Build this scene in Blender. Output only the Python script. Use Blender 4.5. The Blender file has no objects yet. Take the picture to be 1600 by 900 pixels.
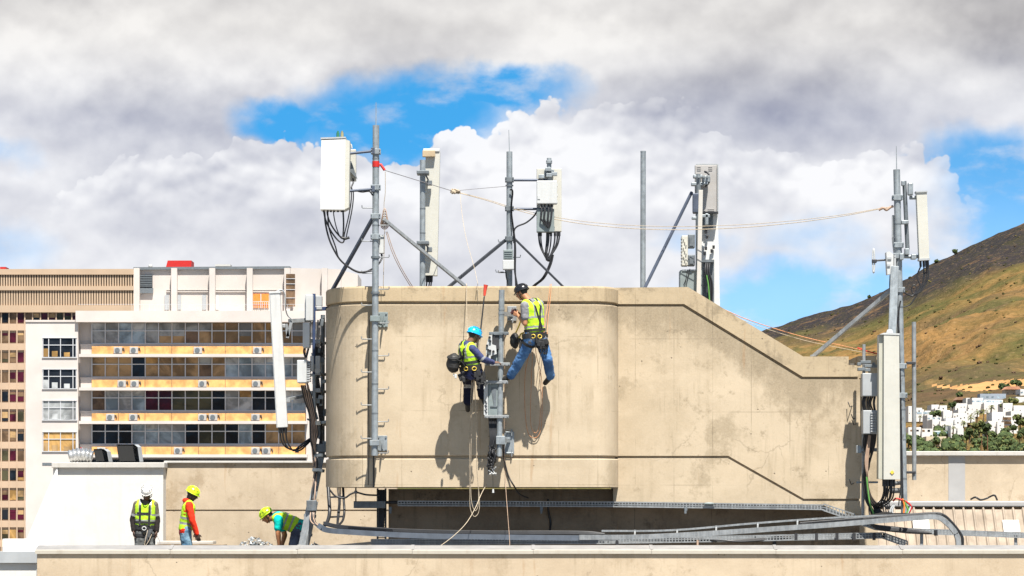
import bpy, bmesh, math, random
import numpy as np
from mathutils import Vector, Matrix, noise
from mathutils.bvhtree import BVHTree

random.seed(7)
R = math.radians
SC = bpy.context.scene
COL = SC.collection
FPX, CAMY, HZ = 5225.0, -55.0, 790.0      # long lens: 5225 px focal length over a 1600 px frame
EXPO = 1.1


def P(px, py, Y):
    d = Y - CAMY
    return Vector(((px - 800) * d / FPX, Y, (HZ - py) * d / FPX))


def M(px, Y=0.0):                          # a length in picture pixels -> metres at depth Y
    return px * (Y - CAMY) / FPX


# ------------------------------------------------------------------ mesh builder
class MB:
    def __init__(s):
        s.v, s.f, s.m, s.s, s.g = [], [], [], [], []; s.pc = 0; s.lock = False

    def nxt(s):
        if not s.lock: s.pc += 1

    def add(s, vs, fs, mi=0, sm=False):
        o = len(s.v)
        s.v += [Vector(v) for v in vs]
        for f in fs:
            s.f.append([i + o for i in f]); s.m.append(mi); s.s.append(sm); s.g.append(s.pc)

    def box(s, c, size, rot=None, mi=0, bev=0.0):
        s.nxt(); c = Vector(c); hx, hy, hz = size[0] / 2, size[1] / 2, size[2] / 2
        if bev > 0:
            bm = bmesh.new()
            bmesh.ops.create_cube(bm, size=1.0)
            for v in bm.verts:
                v.co = Vector((v.co.x * size[0], v.co.y * size[1], v.co.z * size[2]))
            bmesh.ops.bevel(bm, geom=list(bm.edges), offset=min(bev, min(size) * .45), segments=2, affect='EDGES', profile=.5)
            bm.verts.index_update()
            vs = [v.co.copy() for v in bm.verts]; fs = [[v.index for v in f.verts] for f in bm.faces]
            bm.free()
        else:
            vs = [Vector((x, y, z)) for x in (-hx, hx) for y in (-hy, hy) for z in (-hz, hz)]
            fs = [(0, 1, 3, 2), (4, 6, 7, 5), (0, 4, 5, 1), (2, 3, 7, 6), (0, 2, 6, 4), (1, 5, 7, 3)]
        if rot is not None:
            vs = [rot @ v for v in vs]
        s.add([c + v for v in vs], fs, mi)
        return s

    def pbox(s, x0, x1, y0, y1, Y, dep, mi=0, bev=0.0):   # box whose front face covers picture px x0..x1,y0..y1 at depth Y
        a = P(x0, y0, Y); b = P(x1, y1, Y)
        return s.box(((a.x + b.x) / 2, Y + dep / 2, (a.z + b.z) / 2), (abs(b.x - a.x), dep, abs(a.z - b.z)), None, mi, bev)

    def bar(s, p0, p1, w, h=None, mi=0, bev=0.0):          # square bar between two points
        p0, p1 = Vector(p0), Vector(p1); d = p1 - p0; L = d.length
        q = Vector((1, 0, 0)).rotation_difference(d.normalized())
        d = d.normalized(); up = Vector((0, 0, 1)) if abs(d.z) < .95 else Vector((0, 1, 0))
        y = up.cross(d).normalized(); z = d.cross(y)
        rot = Matrix((d, y, z)).transposed()
        return s.box((p0 + p1) / 2, (L, w, h or w), rot, mi, bev)

    def cyl(s, p0, p1, r0, r1=None, n=12, mi=0, cap=True):
        s.nxt(); p0, p1 = Vector(p0), Vector(p1); r1 = r0 if r1 is None else r1
        d = (p1 - p0).normalized(); up = Vector((0, 0, 1)) if abs(d.z) < .9 else Vector((1, 0, 0))
        a = up.cross(d).normalized(); b = d.cross(a)
        o = len(s.v); vs = []
        for p, r in ((p0, r0), (p1, r1)):
            for i in range(n):
                t = 2 * math.pi * i / n
                vs.append(p + a * (math.cos(t) * r) + b * (math.sin(t) * r))
        s.add(vs, [(i, (i + 1) % n, n + (i + 1) % n, n + i) for i in range(n)], mi, True)
        if cap:
            s.add(vs[:n], [list(range(n))[::-1]], mi); s.add(vs[n:], [list(range(n))], mi)
        return s

    def tube(s, pts, r, n=6, mi=0, closed=False, flat=None):
        s.nxt(); pts = [Vector(p) for p in pts]; k = len(pts); rings = []
        prev = None
        for i, p in enumerate(pts):
            a = pts[(i - 1) % k] if (closed or i > 0) else p
            b = pts[(i + 1) % k] if (closed or i < k - 1) else p
            t = (b - a); t = t.normalized() if t.length > 1e-9 else Vector((0, 0, 1))
            if prev is None:
                up = Vector((0, 0, 1)) if abs(t.z) < .9 else Vector((1, 0, 0))
                prev = (up - t * up.dot(t)).normalized()
            else:
                q = prev - t * prev.dot(t)
                prev = q.normalized() if q.length > 1e-6 else prev
            c = t.cross(prev)
            ri = r(i / (k - 1)) if callable(r) else r
            rings.append([p + prev * (math.cos(2 * math.pi * j / n) * ri) + c * (math.sin(2 * math.pi * j / n) * ri) for j in range(n)])
        vs = [v for g in rings for v in g]; fs = []
        for i in range(k if closed else k - 1):
            for j in range(n):
                i2 = (i + 1) % k
                fs.append((i * n + j, i * n + (j + 1) % n, i2 * n + (j + 1) % n, i2 * n + j))
        s.add(vs, fs, mi, True)
        if not closed:
            s.add(rings[0], [list(range(n))[::-1]], mi); s.add(rings[-1], [list(range(n))], mi)
        return s

    def strip(s, pts, nrm, w, th, mi=0):                   # flat webbing following pts, lying on normals nrm
        k = len(pts); vs = []
        for i in range(k):
            t = (pts[min(i + 1, k - 1)] - pts[max(i - 1, 0)]).normalized()
            sd = t.cross(nrm[i]).normalized() * (w / 2); up = nrm[i] * th
            vs += [pts[i] - sd, pts[i] + sd, pts[i] + sd + up, pts[i] - sd + up]
        fs = []
        for i in range(k - 1):
            for j in range(4):
                fs.append((i * 4 + j, i * 4 + (j + 1) % 4, i * 4 + 4 + (j + 1) % 4, i * 4 + 4 + j))
        fs += [(3, 2, 1, 0), tuple(4 * (k - 1) + j for j in range(4))]
        s.add(vs, fs, mi)
        return s

    def prism(s, poly, Y0, Y1, mi=0, ref=None):            # px polygon at depth ref (default Y0), run straight back to Y1
        s.nxt(); ref = Y0 if ref is None else ref
        ps = [P(x, y, ref) for x, y in poly]; n = len(ps)
        ar = sum(ps[i].x * ps[(i + 1) % n].z - ps[(i + 1) % n].x * ps[i].z for i in range(n))
        if ar < 0: ps = ps[::-1]
        vs = [Vector((p.x, Y0, p.z)) for p in ps] + [Vector((p.x, Y1, p.z)) for p in ps]
        fs = [list(range(n)), list(range(2 * n - 1, n - 1, -1))]
        fs += [(i, n + i, n + (i + 1) % n, (i + 1) % n) for i in range(n)]
        s.add(vs, fs, mi)
        return s

    def ball(s, c, r, n=10, mi=0, rot=None, z0=-1.0):
        s.nxt(); c = Vector(c); r = (r, r, r) if not hasattr(r, '__len__') else r
        k = max(4, n // 2 + 1); vs = []; fs = []
        a0 = math.asin(max(-1, z0))
        for i in range(k + 1):
            a = a0 + (math.pi / 2 - a0) * i / k
            for j in range(n):
                t = 2 * math.pi * j / n
                v = Vector((math.cos(a) * math.cos(t) * r[0], math.cos(a) * math.sin(t) * r[1], math.sin(a) * r[2]))
                vs.append(c + (rot @ v if rot is not None else v))
        for i in range(k):
            for j in range(n):
                fs.append((i * n + j, i * n + (j + 1) % n, (i + 1) * n + (j + 1) % n, (i + 1) * n + j))
        s.add(vs, fs, mi, True)
        if z0 > -1: s.add(vs[:n], [list(range(n))[::-1]], mi)
        return s

    def mesh(s, name, mats, off=Vector()):
        me = bpy.data.meshes.new(name)
        me.from_pydata([v - off for v in s.v], [], s.f)
        for m in (mats if isinstance(mats, (list, tuple)) else [mats]): me.materials.append(m)
        me.polygons.foreach_set('material_index', s.m); me.polygons.foreach_set('use_smooth', s.s)
        me.update()
        return me


WLOC = {}


def tag(o, label=None, cat=None, group=None, kind=None):
    if label: o['label'] = label
    if cat: o['category'] = cat
    if group: o['group'] = group
    if kind: o['kind'] = kind
    return o


def thing(name, label, cat, loc, group=None):
    o = bpy.data.objects.new(name, None); COL.objects.link(o)
    o.empty_display_size = .2; o.location = loc; WLOC[o.name] = Vector(loc)
    return tag(o, label, cat, group)


SPLIT = {'clamp', 'bracket', 'cable', 'strap', 'connectors', 'jumper_cables', 'cable_loom', 'tan_cables', 'joint_ring', 'joint_cover', 'plugs', 'open_back',
         'pipe_clamp', 'cover', 'tilt_bracket', 'standoff', 'end_cap', 'rail', 'rung', 'leg', 'earth_cable', 'lead', 'tag', 'blind', 'support_arm', 'string_course', 'cable_gland', 'side_box', 'strap', 'rim', 'foot'}
SING = {'connectors': 'connector', 'jumper_cables': 'jumper_cable', 'cable_loom': 'loom_cable', 'tan_cables': 'tan_cable', 'plugs': 'plug'}


def part(mb, name, mat, parent, label=None):
    if name in SPLIT and len(set(mb.g)) > 1:
        r = None
        for g in sorted(set(mb.g)):
            q = MB(); ids = [i for i in range(len(mb.f)) if mb.g[i] == g]; mp = {}
            for i in ids:
                for v in mb.f[i]:
                    if v not in mp: mp[v] = len(q.v); q.v.append(mb.v[v])
                q.f.append([mp[v] for v in mb.f[i]]); q.m.append(mb.m[i]); q.s.append(mb.s[i]); q.g.append(0)
            r = part(q, SING.get(name, name), mat, parent, label)
        return r
    off = WLOC[parent.name]
    o = bpy.data.objects.new(name, mb.mesh(name, mat, off)); COL.objects.link(o)
    o.parent = parent; WLOC[o.name] = off
    if label: o['label'] = label
    return o


def base_of(mb):
    xs = [v.x for v in mb.v]; ys = [v.y for v in mb.v]; zs = [v.z for v in mb.v]
    return Vector(((min(xs) + max(xs)) / 2, (min(ys) + max(ys)) / 2, min(zs)))


def solo(mb, name, mat, label, cat, group=None, kind=None):
    off = base_of(mb)
    o = bpy.data.objects.new(name, mb.mesh(name, mat, off)); COL.objects.link(o)
    o.location = off; WLOC[o.name] = off
    return tag(o, label, cat, group, kind)


def struct(mb, name, mat, label=None):
    o = solo(mb, name, mat, label, None, None, 'structure')
    return o


def bez(p0, p1, p2, p3, n=14):
    out = []
    for i in range(n + 1):
        t = i / n; u = 1 - t
        out.append(p0 * u ** 3 + p1 * (3 * u * u * t) + p2 * (3 * u * t * t) + p3 * t ** 3)
    return out


def sag(p0, p1, s, n=24):
    return [p0.lerp(p1, i / n) - Vector((0, 0, s * 4 * (i / n) * (1 - i / n))) for i in range(n + 1)]


def smooth_path(pts, n=6):                                  # Catmull-Rom through points
    pts = [Vector(p) for p in pts]; q = [pts[0] * 2 - pts[1]] + pts + [pts[-1] * 2 - pts[-2]]; out = []
    for i in range(1, len(q) - 2):
        a, b, c, d = q[i - 1:i + 3]
        for k in range(n):
            t = k / n
            out.append(.5 * ((2 * b) + (c - a) * t + (2 * a - 5 * b + 4 * c - d) * t * t + (3 * b - a - 3 * c + d) * t ** 3))
    out.append(pts[-1])
    return out


# ------------------------------------------------------------------ node helper
class E:
    nt = None

    def __init__(s, k): s.k = k

    @staticmethod
    def op(o, *a):
        n = E.nt.nodes.new('ShaderNodeMath'); n.operation = o
        for i, v in enumerate(a):
            if isinstance(v, E): E.nt.links.new(v.k, n.inputs[i])
            else: n.inputs[i].default_value = v
        return E(n.outputs[0])

    def __add__(s, o): return E.op('ADD', s, o)
    __radd__ = __add__
    def __sub__(s, o): return E.op('SUBTRACT', s, o)
    def __rsub__(s, o): return E.op('SUBTRACT', o, s)
    def __mul__(s, o): return E.op('MULTIPLY', s, o)
    __rmul__ = __mul__
    def __truediv__(s, o): return E.op('DIVIDE', s, o)


def sstep(x, a, b):
    n = E.nt.nodes.new('ShaderNodeMapRange'); n.interpolation_type = 'SMOOTHSTEP'; n.clamp = True
    E.nt.links.new(x.k, n.inputs[0]); n.inputs[1].default_value = a; n.inputs[2].default_value = b
    return E(n.outputs[0])


def clamp01(x):
    r = E.op('MAXIMUM', x, 0.0); return E.op('MINIMUM', r, 1.0)


def comb(x, y, z):
    n = E.nt.nodes.new('ShaderNodeCombineXYZ')
    for i, v in enumerate((x, y, z)):
        if isinstance(v, E): E.nt.links.new(v.k, n.inputs[i])
        else: n.inputs[i].default_value = v
    return n.outputs[0]


def nz(vec, scale, detail=4, rough=.55, dist=0.0, out=0):
    n = E.nt.nodes.new('ShaderNodeTexNoise'); n.inputs['Scale'].default_value = scale
    n.inputs['Detail'].default_value = detail; n.inputs['Roughness'].default_value = rough
    n.inputs['Distortion'].default_value = dist
    E.nt.links.new(vec, n.inputs['Vector'])
    return E(n.outputs[out])


def mixc(f, a, b, mode='MIX'):
    n = E.nt.nodes.new('ShaderNodeMix'); n.data_type = 'RGBA'; n.blend_type = mode; n.clamp_factor = True
    if isinstance(f, E): E.nt.links.new(f.k, n.inputs[0])
    else: n.inputs[0].default_value = f
    for i, v in ((6, a), (7, b)):
        if isinstance(v, (tuple, list)): n.inputs[i].default_value = (*v, 1) if len(v) == 3 else v
        else: E.nt.links.new(v, n.inputs[i])
    return n.outputs[2]


def newmat(name):
    m = bpy.data.materials.new(name); m.use_nodes = True
    E.nt = m.node_tree; b = E.nt.nodes['Principled BSDF']
    return m, b


def objco():
    n = E.nt.nodes.new('ShaderNodeNewGeometry'); v = n.outputs['Position']
    s = E.nt.nodes.new('ShaderNodeSeparateXYZ'); E.nt.links.new(v, s.inputs[0])
    return v, E(s.outputs[0]), E(s.outputs[1]), E(s.outputs[2])


def bump(b, h, strength, dist=.01):
    n = E.nt.nodes.new('ShaderNodeBump'); n.inputs['Strength'].default_value = strength; n.inputs['Distance'].default_value = dist
    E.nt.links.new(h.k, n.inputs['Height']); E.nt.links.new(n.outputs[0], b.inputs['Normal'])


def plain(name, col, rough=.6, metal=0.0, var=.15, scale=6.0, spec=.5, bumpy=0.0, bscale=30.0):
    m, b = newmat(name); v, x, y, z = objco()
    n = nz(v, scale, 5)
    c = mixc(sstep(n, .3, .7), tuple(k * (1 - var) for k in col), tuple(min(1, k * (1 + var)) for k in col))
    E.nt.links.new(c, b.inputs['Base Color'])
    b.inputs['Roughness'].default_value = rough; b.inputs['Metallic'].default_value = metal
    b.inputs['Specular IOR Level'].default_value = spec
    if bumpy: bump(b, nz(v, bscale, 4), bumpy)
    return m


def concrete(name, light, dark, stain, amount=.55, joints=True, top=None, streak=.5):
    """cast concrete: cloudy tone, damp stains, run-off streaks, pits, patches and faint formwork joints"""
    m, b = newmat(name); v, x, y, z = objco()
    big = nz(v, .55, 7, .62, .15); mid = nz(v, 2.3, 7, .68); fine = nz(v, 34, 5, .72); sp_ = nz(v, 110, 3, .6)
    c = mixc(sstep(mid * .5 + big * .5, .38, .62), dark, light)
    c = mixc(sstep(nz(comb(x * .5, y * .5, z * 1.2), 1.0, 5, .6), .5, .62) * .35, c, tuple(min(1, k * 1.13) for k in light))
    st = nz(comb(x * 2.6, y * 2.6, z * .3), 1.0, 6, .68)
    st2 = nz(comb(x * 9, y * 9, z * .5), 1.0, 4, .6)
    c = mixc(sstep(st * .6 + st2 * .4, .5, .66) * streak * sstep(nz(v, .7, 3), .42, .6), c, stain)
    blot = nz(v, 1.0, 9, .74)
    c = mixc(sstep(blot, .54, .63) * amount * .75, c, stain)
    blot2 = nz(v, 3.4, 8, .76)
    c = mixc(sstep(blot2, .55, .66) * sstep(nz(v, .6, 3), .42, .56) * amount * .9, c, tuple(k * .9 for k in stain))
    if top:                                                 # weathered, algae-grey grime spreading down from the coping joint
        colr, am, dep, slope = top
        if slope:
            xa, za = P(1068, 477, .8).x, P(1068, 477, .8).z; xb, zb = P(1253, 590, .8).x, P(1253, 590, .8).z
            zl = E.op('MINIMUM', E.op('MAXIMUM', za + (x - xa) * ((zb - za) / (xb - xa)), zb), za)
        else: zl = z * 0.0 + P(0, 473.5, 0).z
        d = zl - z
        g = sstep(d, dep, -.15); tn = nz(comb(x * 1.5, y * 1.5, z * 1.0), 1.5, 8, .72)
        c = mixc(sstep(g * .55 + tn, .72, .98) * am, c, colr)
        c = mixc(sstep(d, .0, -.02) * sstep(nz(v, 2.0, 8, .74), .40, .62) * am * .8, c, colr)
        c = mixc(sstep(d, .02, .05) * sstep(d, .55, .08) * sstep(nz(comb(x * 7, y * 7, z * .4), 1, 4, .6), .42, .62) * am * .55, c, colr)
    if joints:
        fx = E.op('FRACT', x / .645 + .31); ln = sstep(E.op('ABSOLUTE', fx - .5), .012, .003)
        fz = E.op('FRACT', z / 1.22 + .22); lz = sstep(E.op('ABSOLUTE', fz - .5), .006, .0015)
        jn = sstep(nz(v, 1.1, 4), .42, .62)
        c = mixc(clamp01(ln + lz) * jn * .6, c, tuple(k * .5 for k in stain))
    wv = nz(v, 1.6, 5, .6, 0.0, 1)
    ad = E.nt.nodes.new('ShaderNodeVectorMath'); ad.operation = 'MULTIPLY_ADD'; E.nt.links.new(wv.k, ad.inputs[0]); ad.inputs[1].default_value = (.7, .7, .7); E.nt.links.new(v, ad.inputs[2])
    ck = E.nt.nodes.new('ShaderNodeTexVoronoi'); ck.feature = 'DISTANCE_TO_EDGE'; ck.inputs['Scale'].default_value = .62; E.nt.links.new(ad.outputs[0], ck.inputs['Vector'])
    c = mixc(sstep(E(ck.outputs['Distance']), .010, .003) * sstep(nz(v, .8, 4), .53, .62) * .32, c, tuple(k * .5 for k in stain))
    drip = nz(comb(x * 14, y * 14, z * .7), 1.0, 3, .6)
    c = mixc(sstep(drip, .56, .72) * sstep(nz(comb(x * .8, y * .8, z * 1.3), 1.0, 4), .5, .62) * .4, c, tuple(k * .85 for k in stain))
    rust = nz(comb(x * 5, y * 5, z * .45), 1.0, 4, .6)
    c = mixc(sstep(rust, .64, .72) * .35, c, (.30, .155, .06))
    c = mixc(sstep(nz(v, 9, 8, .78), .60, .72) * .4, c, tuple(k * .7 for k in stain))
    c = mixc(sstep(fine, .3, .75) * .25, c, tuple(min(1, k * 1.22) for k in light))
    c = mixc(sstep(sp_, .62, .7) * .25, c, tuple(k * .6 for k in stain))
    vor = E.nt.nodes.new('ShaderNodeTexVoronoi'); vor.inputs['Scale'].default_value = 6.0; E.nt.links.new(v, vor.inputs['Vector'])
    pit = sstep(E(vor.outputs['Distance']), .10, .05) * sstep(nz(v, 1.7, 2), .52, .6)
    c = mixc(pit * .75, c, (.09, .07, .05))
    E.nt.links.new(c, b.inputs['Base Color'])
    b.inputs['Roughness'].default_value = .9; b.inputs['Specular IOR Level'].default_value = .25
    bump(b, mid * .5 + fine * .3 - pit * .6, .5, .012)
    return m


def galv(name, col=(.44, .49, .52), metal=.35, rough=.48):
    m, b = newmat(name); v, x, y, z = objco()
    a = nz(v, 9, 6, .7); s = nz(comb(x * 30, y * 30, z * 2), 1, 4, .6)
    c = mixc(sstep(a * .6 + s * .4, .35, .65), tuple(k * .72 for k in col), tuple(k * 1.15 for k in col))
    c = mixc(sstep(nz(v, 3.2, 5, .7), .62, .72) * .35, c, (.30, .24, .18))
    E.nt.links.new(c, b.inputs['Base Color'])
    b.inputs['Metallic'].default_value = metal
    E.nt.links.new((a * .25 + (rough - .1)).k, b.inputs['Roughness'])
    return m


def glass(name, col, rough=.08):
    m, b = newmat(name); v, x, y, z = objco()
    n = nz(v, .35, 5, .6, .5)
    c = mixc(sstep(n, .4, .62), tuple(k * .55 for k in col), tuple(min(1, k * 1.35) for k in col))
    E.nt.links.new(c, b.inputs['Base Color'])
    b.inputs['Roughness'].default_value = rough; b.inputs['Specular IOR Level'].default_value = .15
    bump(b, nz(v, .25, 3), .25, .2)
    return m


MAT = {}
MAT['block'] = concrete('block_concrete', (.485, .40, .288), (.42, .34, .238), (.285, .222, .142), .6, True, ((.22, .172, .112), .65, 1.0, False), .65)
MAT['flank'] = concrete('flank_concrete', (.475, .39, .28), (.40, .323, .223), (.25, .198, .128), .75, True, ((.21, .168, .11), .65, 1.3, True), .7)
MAT['coping'] = concrete('coping_concrete', (.43, .34, .222), (.35, .27, .17), (.19, .148, .095), .85, True, None, .55)
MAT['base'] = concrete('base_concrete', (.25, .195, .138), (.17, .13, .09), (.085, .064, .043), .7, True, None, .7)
MAT['far_wall'] = concrete('far_wall_concrete', (.475, .39, .285), (.385, .312, .225), (.27, .20, .125), .8, False, None, .55)
MAT['parapet'] = concrete('parapet_concrete', (.475, .385, .275), (.405, .32, .223), (.28, .212, .135), .65, False, None, .6)
MAT['flank_cap'] = concrete('flank_coping_concrete', (.43, .345, .23), (.36, .285, .187), (.20, .158, .105), 1.0, True, None, .9)
MAT['deck'] = concrete('deck_screed', (.15, .14, .125), (.11, .10, .09), (.08, .075, .07), .5, False)


def grubby(name, col, rough, amt, streak=(.30, .26, .20)):
    """painted surface with run-off streaks and smudges"""
    m, b = newmat(name); v, x, y, z = objco()
    c = mixc(sstep(nz(v, 3, 6, .65), .35, .65), tuple(k * .93 for k in col), col)
    st = nz(comb(x * 8, y * 8, z * .5), 1.0, 5, .65); c = mixc(sstep(st, .52, .72) * amt, c, streak)
    c = mixc(sstep(nz(v, 6, 8, .75), .57, .70) * amt * .8, c, streak)
    c = mixc(sstep(nz(v, 40, 4, .7), .6, .7) * amt * .5, c, streak)
    E.nt.links.new(c, b.inputs['Base Color']); b.inputs['Roughness'].default_value = rough
    bump(b, nz(v, 9, 5, .6), .25, .01)
    return m


MAT['caplip'] = grubby('cream_flashing_lip', (.42, .385, .32), .6, .4)
MAT['white'] = grubby('white_render', (.60, .585, .55), .85, .16)
MAT['whitebldg'] = plain('white_facade', (.52, .472, .437), .85, 0, .07, .3)
MAT['whitebldg2'] = plain('white_penthouse', (.49, .445, .41), .85, 0, .07, .3)
MAT['flash'] = plain('painted_flashing', (.34, .335, .33), .5, 0, .06, 3)
MAT['captop'] = plain('worn_zinc_flashing', (.25, .24, .23), .6, .1, .12, 4)
MAT['capwhite'] = grubby('white_capping', (.48, .46, .425), .5, .35)
MAT['galv'] = galv('galvanised_steel', (.275, .305, .322))
MAT['galv_l'] = galv('bright_galvanised', (.29, .303, .308), .3, .45)
MAT['galv_d'] = galv('dull_galvanised', (.15, .17, .185), .3, .55)
MAT['bluesteel'] = plain('blue_grey_strut', (.07, .085, .12), .5, .2, .2)
MAT['blackst'] = plain('black_strut', (.035, .038, .045), .5, .2, .2)
MAT['radome'] = grubby('antenna_radome', (.50, .49, .435), .45, .18, (.28, .26, .2))
MAT['radome_w'] = grubby('white_radome', (.60, .60, .585), .4, .22, (.33, .32, .29))
MAT['greybox'] = plain('pale_grey_housing', (.34, .355, .365), .5, 0, .06, 5)
MAT['greypaint'] = plain('grey_green_housing', (.19, .225, .225), .5, 0, .1, 8)
MAT['whitebox'] = grubby('white_housing', (.50, .51, .505), .5, .2, (.26, .25, .22))
MAT['dark'] = plain('dark_fitting', (.03, .03, .033), .5, 0, .2)
MAT['cable'] = plain('black_cable', (.018, .018, .02), .45, 0, .2)
MAT['pinkcable'] = plain('tan_cable', (.36, .25, .18), .6, 0, .2)
MAT['greencable'] = plain('green_cable', (.10, .28, .06), .6, 0, .2)
MAT['rope'] = plain('pale_rope', (.40, .33, .24), .85, 0, .2, 40)
MAT['ropeo'] = plain('orange_rope', (.48, .22, .10), .85, 0, .2, 40)
MAT['ropeb'] = plain('grey_rope', (.20, .19, .20), .85, 0, .2, 40)
MAT['red'] = plain('red_plastic', (.45, .014, .01), .5, 0, .1)
MAT['orange'] = plain('orange_paint', (.72, .20, .03), .6, 0, .1)
MAT['black'] = plain('black_void', (.008, .008, .008), .8, 0, .1)
MAT['foil'] = plain('foil_duct', (.62, .62, .61), .3, .8, .15, 8, .5, .8, 14)
# ------------------------------------------------------------------ camera, sun, sky
cam = bpy.data.cameras.new('camera'); co = bpy.data.objects.new('camera', cam); COL.objects.link(co)
co.location = (0, CAMY, 0); co.rotation_euler = (R(90), 0, 0)
cam.sensor_width = 36; cam.lens = FPX / 1600 * 36; cam.shift_y = (HZ - 450) / 1600
cam.clip_start = 1; cam.clip_end = 30000
SC.camera = co
SUN = Vector((.28, -1.0, 2.0)).normalized()
li = bpy.data.lights.new('sun', 'SUN'); li.energy = 5.0; li.angle = R(.5); li.color = (1, .955, .88)
lo = bpy.data.objects.new('sun', li); COL.objects.link(lo)
lo.rotation_euler = SUN.to_track_quat('Z', 'Y').to_euler()
w = bpy.data.worlds.new('World'); SC.world = w; w.use_nodes = True
E.nt = w.node_tree; E.nt.nodes.clear()
tc = E.nt.nodes.new('ShaderNodeTexCoord'); sp = E.nt.nodes.new('ShaderNodeSeparateXYZ')
E.nt.links.new(tc.outputs['Generated'], sp.inputs[0])
dx, dy, dz = (E(sp.outputs[i]) for i in range(3))
hor = E.op('SQRT', dx * dx + dy * dy)
az = E.op('ARCTAN2', dx, dy); el = E.op('ARCTAN2', dz, hor)
U = az * 52.25 + 8.0; V = 7.9 - el * 52.25               # sky chart: 1 unit = 1.1 degrees of arc, V falls with height
def comb2(a, b_, c): return comb(a + c * 13.7, b_ + c * 7.3, 0.0)


def nz2(*a):
    e_ = nz(*a); e_.k.node.noise_dimensions = '2D'; return e_


q0 = comb2(U, V * 1.25, 0.0)
w1 = nz2(q0, .5, 6, .5) - .5; w2 = nz2(comb2(U + 31.7, V * 1.25, 4.0), .5, 6, .5) - .5
f1 = nz2(comb2(U, V, 9.0), 2.0, 5, .5) - .5; f2 = nz2(comb2(U, V, 17.0), 2.0, 5, .5) - .5
Uw = U + w1 * 1.3 + f1 * .45; Vw = V + w2 * .8 + f2 * .40


def blob(u, v, ru, rv, UU=Uw, VV=Vw):
    a = (UU - u) / ru; b2 = (VV - v) / rv
    return 1.0 - E.op('SQRT', a * a + b2 * b2)


def vmax(*a):
    r = a[0]
    for k in a[1:]: r = E.op('MAXIMUM', r, k)
    return r


def cell(vec, sc):                                          # rounded billows: inverted smooth cell distance
    n = E.nt.nodes.new('ShaderNodeTexVoronoi'); n.voronoi_dimensions = '2D'; n.feature = 'SMOOTH_F1'; n.inputs['Scale'].default_value = sc
    n.inputs['Smoothness'].default_value = .35; E.nt.links.new(vec, n.inputs['Vector'])
    return E(n.outputs['Distance'])


gapA = vmax(blob(6.3, 1.85, 1.9, .72), blob(7.7, 1.5, 1.35, .42), blob(4.75, 1.85, 1.05, .40), blob(6.2, 2.3, 1.2, .5))
gapB = vmax(blob(15.9, 2.85, 1.8, .8), blob(15.9, 3.6, 1.3, 1.2), blob(14.3, 4.75, 1.9, .80), blob(12.1, 4.8, 1.6, .62))
gapC = vmax(blob(0.0, 3.9, .9, .6), blob(-.2, 2.5, .8, .35), blob(12.6, 3.8, 1.0, .5), blob(10.9, 3.75, .7, .3))
beyond = sstep(E.op('ABSOLUTE', U - 8.0), 10.5, 16.0) + sstep(V, -1.0, -7.0)
gapN = sstep(nz2(q0, .13, 5, .6), .46, .60) * clamp01(beyond)
# cumulus standing in front of the blue: cauliflower outline from nested billows
wob = comb2(U + w1 * .5, V * 1.1 + w2 * .5, 3.0)
bil = cell(wob, 1.5) * .55 + cell(wob, 3.6) * .30 + cell(wob, 8.0) * .16 + (nz2(wob, 9.0, 4, .6) - .5) * .12
g1 = nz2(comb2(U, V * 1.1, 33.0), .9, 2, .5) - .5; g2 = nz2(comb2(U, V * 1.1, 41.0), .9, 2, .5) - .5
Uc = U + g1 * .7; Vc = V + g2 * .5
cb_ = lambda *a: blob(*a, UU=Uc, VV=Vc)
core = vmax(cb_(8.5, 3.0, 1.9, 1.45), cb_(7.35, 2.95, .85, 1.05), cb_(9.9, 2.6, 1.6, 1.15), cb_(10.9, 2.95, 1.6, 1.05),
            cb_(5.6, 3.15, 1.4, .90), cb_(4.4, 3.0, 1.3, .98), cb_(11.8, 3.3, 2.0, 1.0), cb_(13.6, 3.3, 1.95, 1.05), cb_(6.4, 3.1, 1.1, .75), cb_(2.6, 3.3, 2.0, .9))
cum = core * 1.0 - bil * .62 + .13
cumm = sstep(cum, .0, .055) * sstep(Vc, 3.75, 2.85)
gap = clamp01(sstep(gapA, -.3, .5) + sstep(gapB, -.25, .5) * .92 + sstep(gapC, -.1, .9) * .4 + gapN * .97)
gap = gap * (1.0 - cumm * sstep(V, 4.6, 3.9) * sstep(U, 15.6, 14.2) * .97)
gap = gap * (1.0 - sstep(nz2(comb2(U * .8, V * 1.6, 21.0), 1.0, 6, .55), .48, .74) * .5)
# relief: light from above against the billows
wob2 = comb2(U + w1 * .5 - .03, (V - .10) * 1.1 + w2 * .5, 3.0)
bil2 = cell(wob2, 1.5) * .55 + cell(wob2, 3.6) * .30
relc = (bil2 - cell(wob, 1.5) * .55 - cell(wob, 3.6) * .30)
n0 = nz2(comb2(U, V * 1.3, 2.0), .55, 5, .47); n1 = nz2(comb2(U - .05, (V - .22) * 1.3, 2.0), .55, 5, .47)
b0 = nz2(comb2(U, V * 1.3, 6.0), .28, 5, .55)
rel = (n0 - n1) * 1.25
B = .73 + rel * .85 + (b0 - .5) * .45 + (n0 - .5) * .25
cumb = sstep(cum, .0, .055) * sstep(Vc, 3.7, 2.7)
B = B + cumb * (.10 + relc * .75 + rel * .3)
B = B + sstep(vmax(cb_(8.3, 2.6, 1.9, 1.0), cb_(7.5, 2.6, .8, .8), cb_(13.2, 2.9, 1.3, .6), cb_(5.9, 3.1, 1.2, .5)), .0, .6) * .20
B = B + sstep(blob(2.6, .9, 3.6, .95), -.2, .7) * .20 + sstep(blob(9.3, .9, 2.1, .75), -.2, .7) * .20 + sstep(blob(.3, 2.3, 1.6, .5), -.2, .6) * .14
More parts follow.
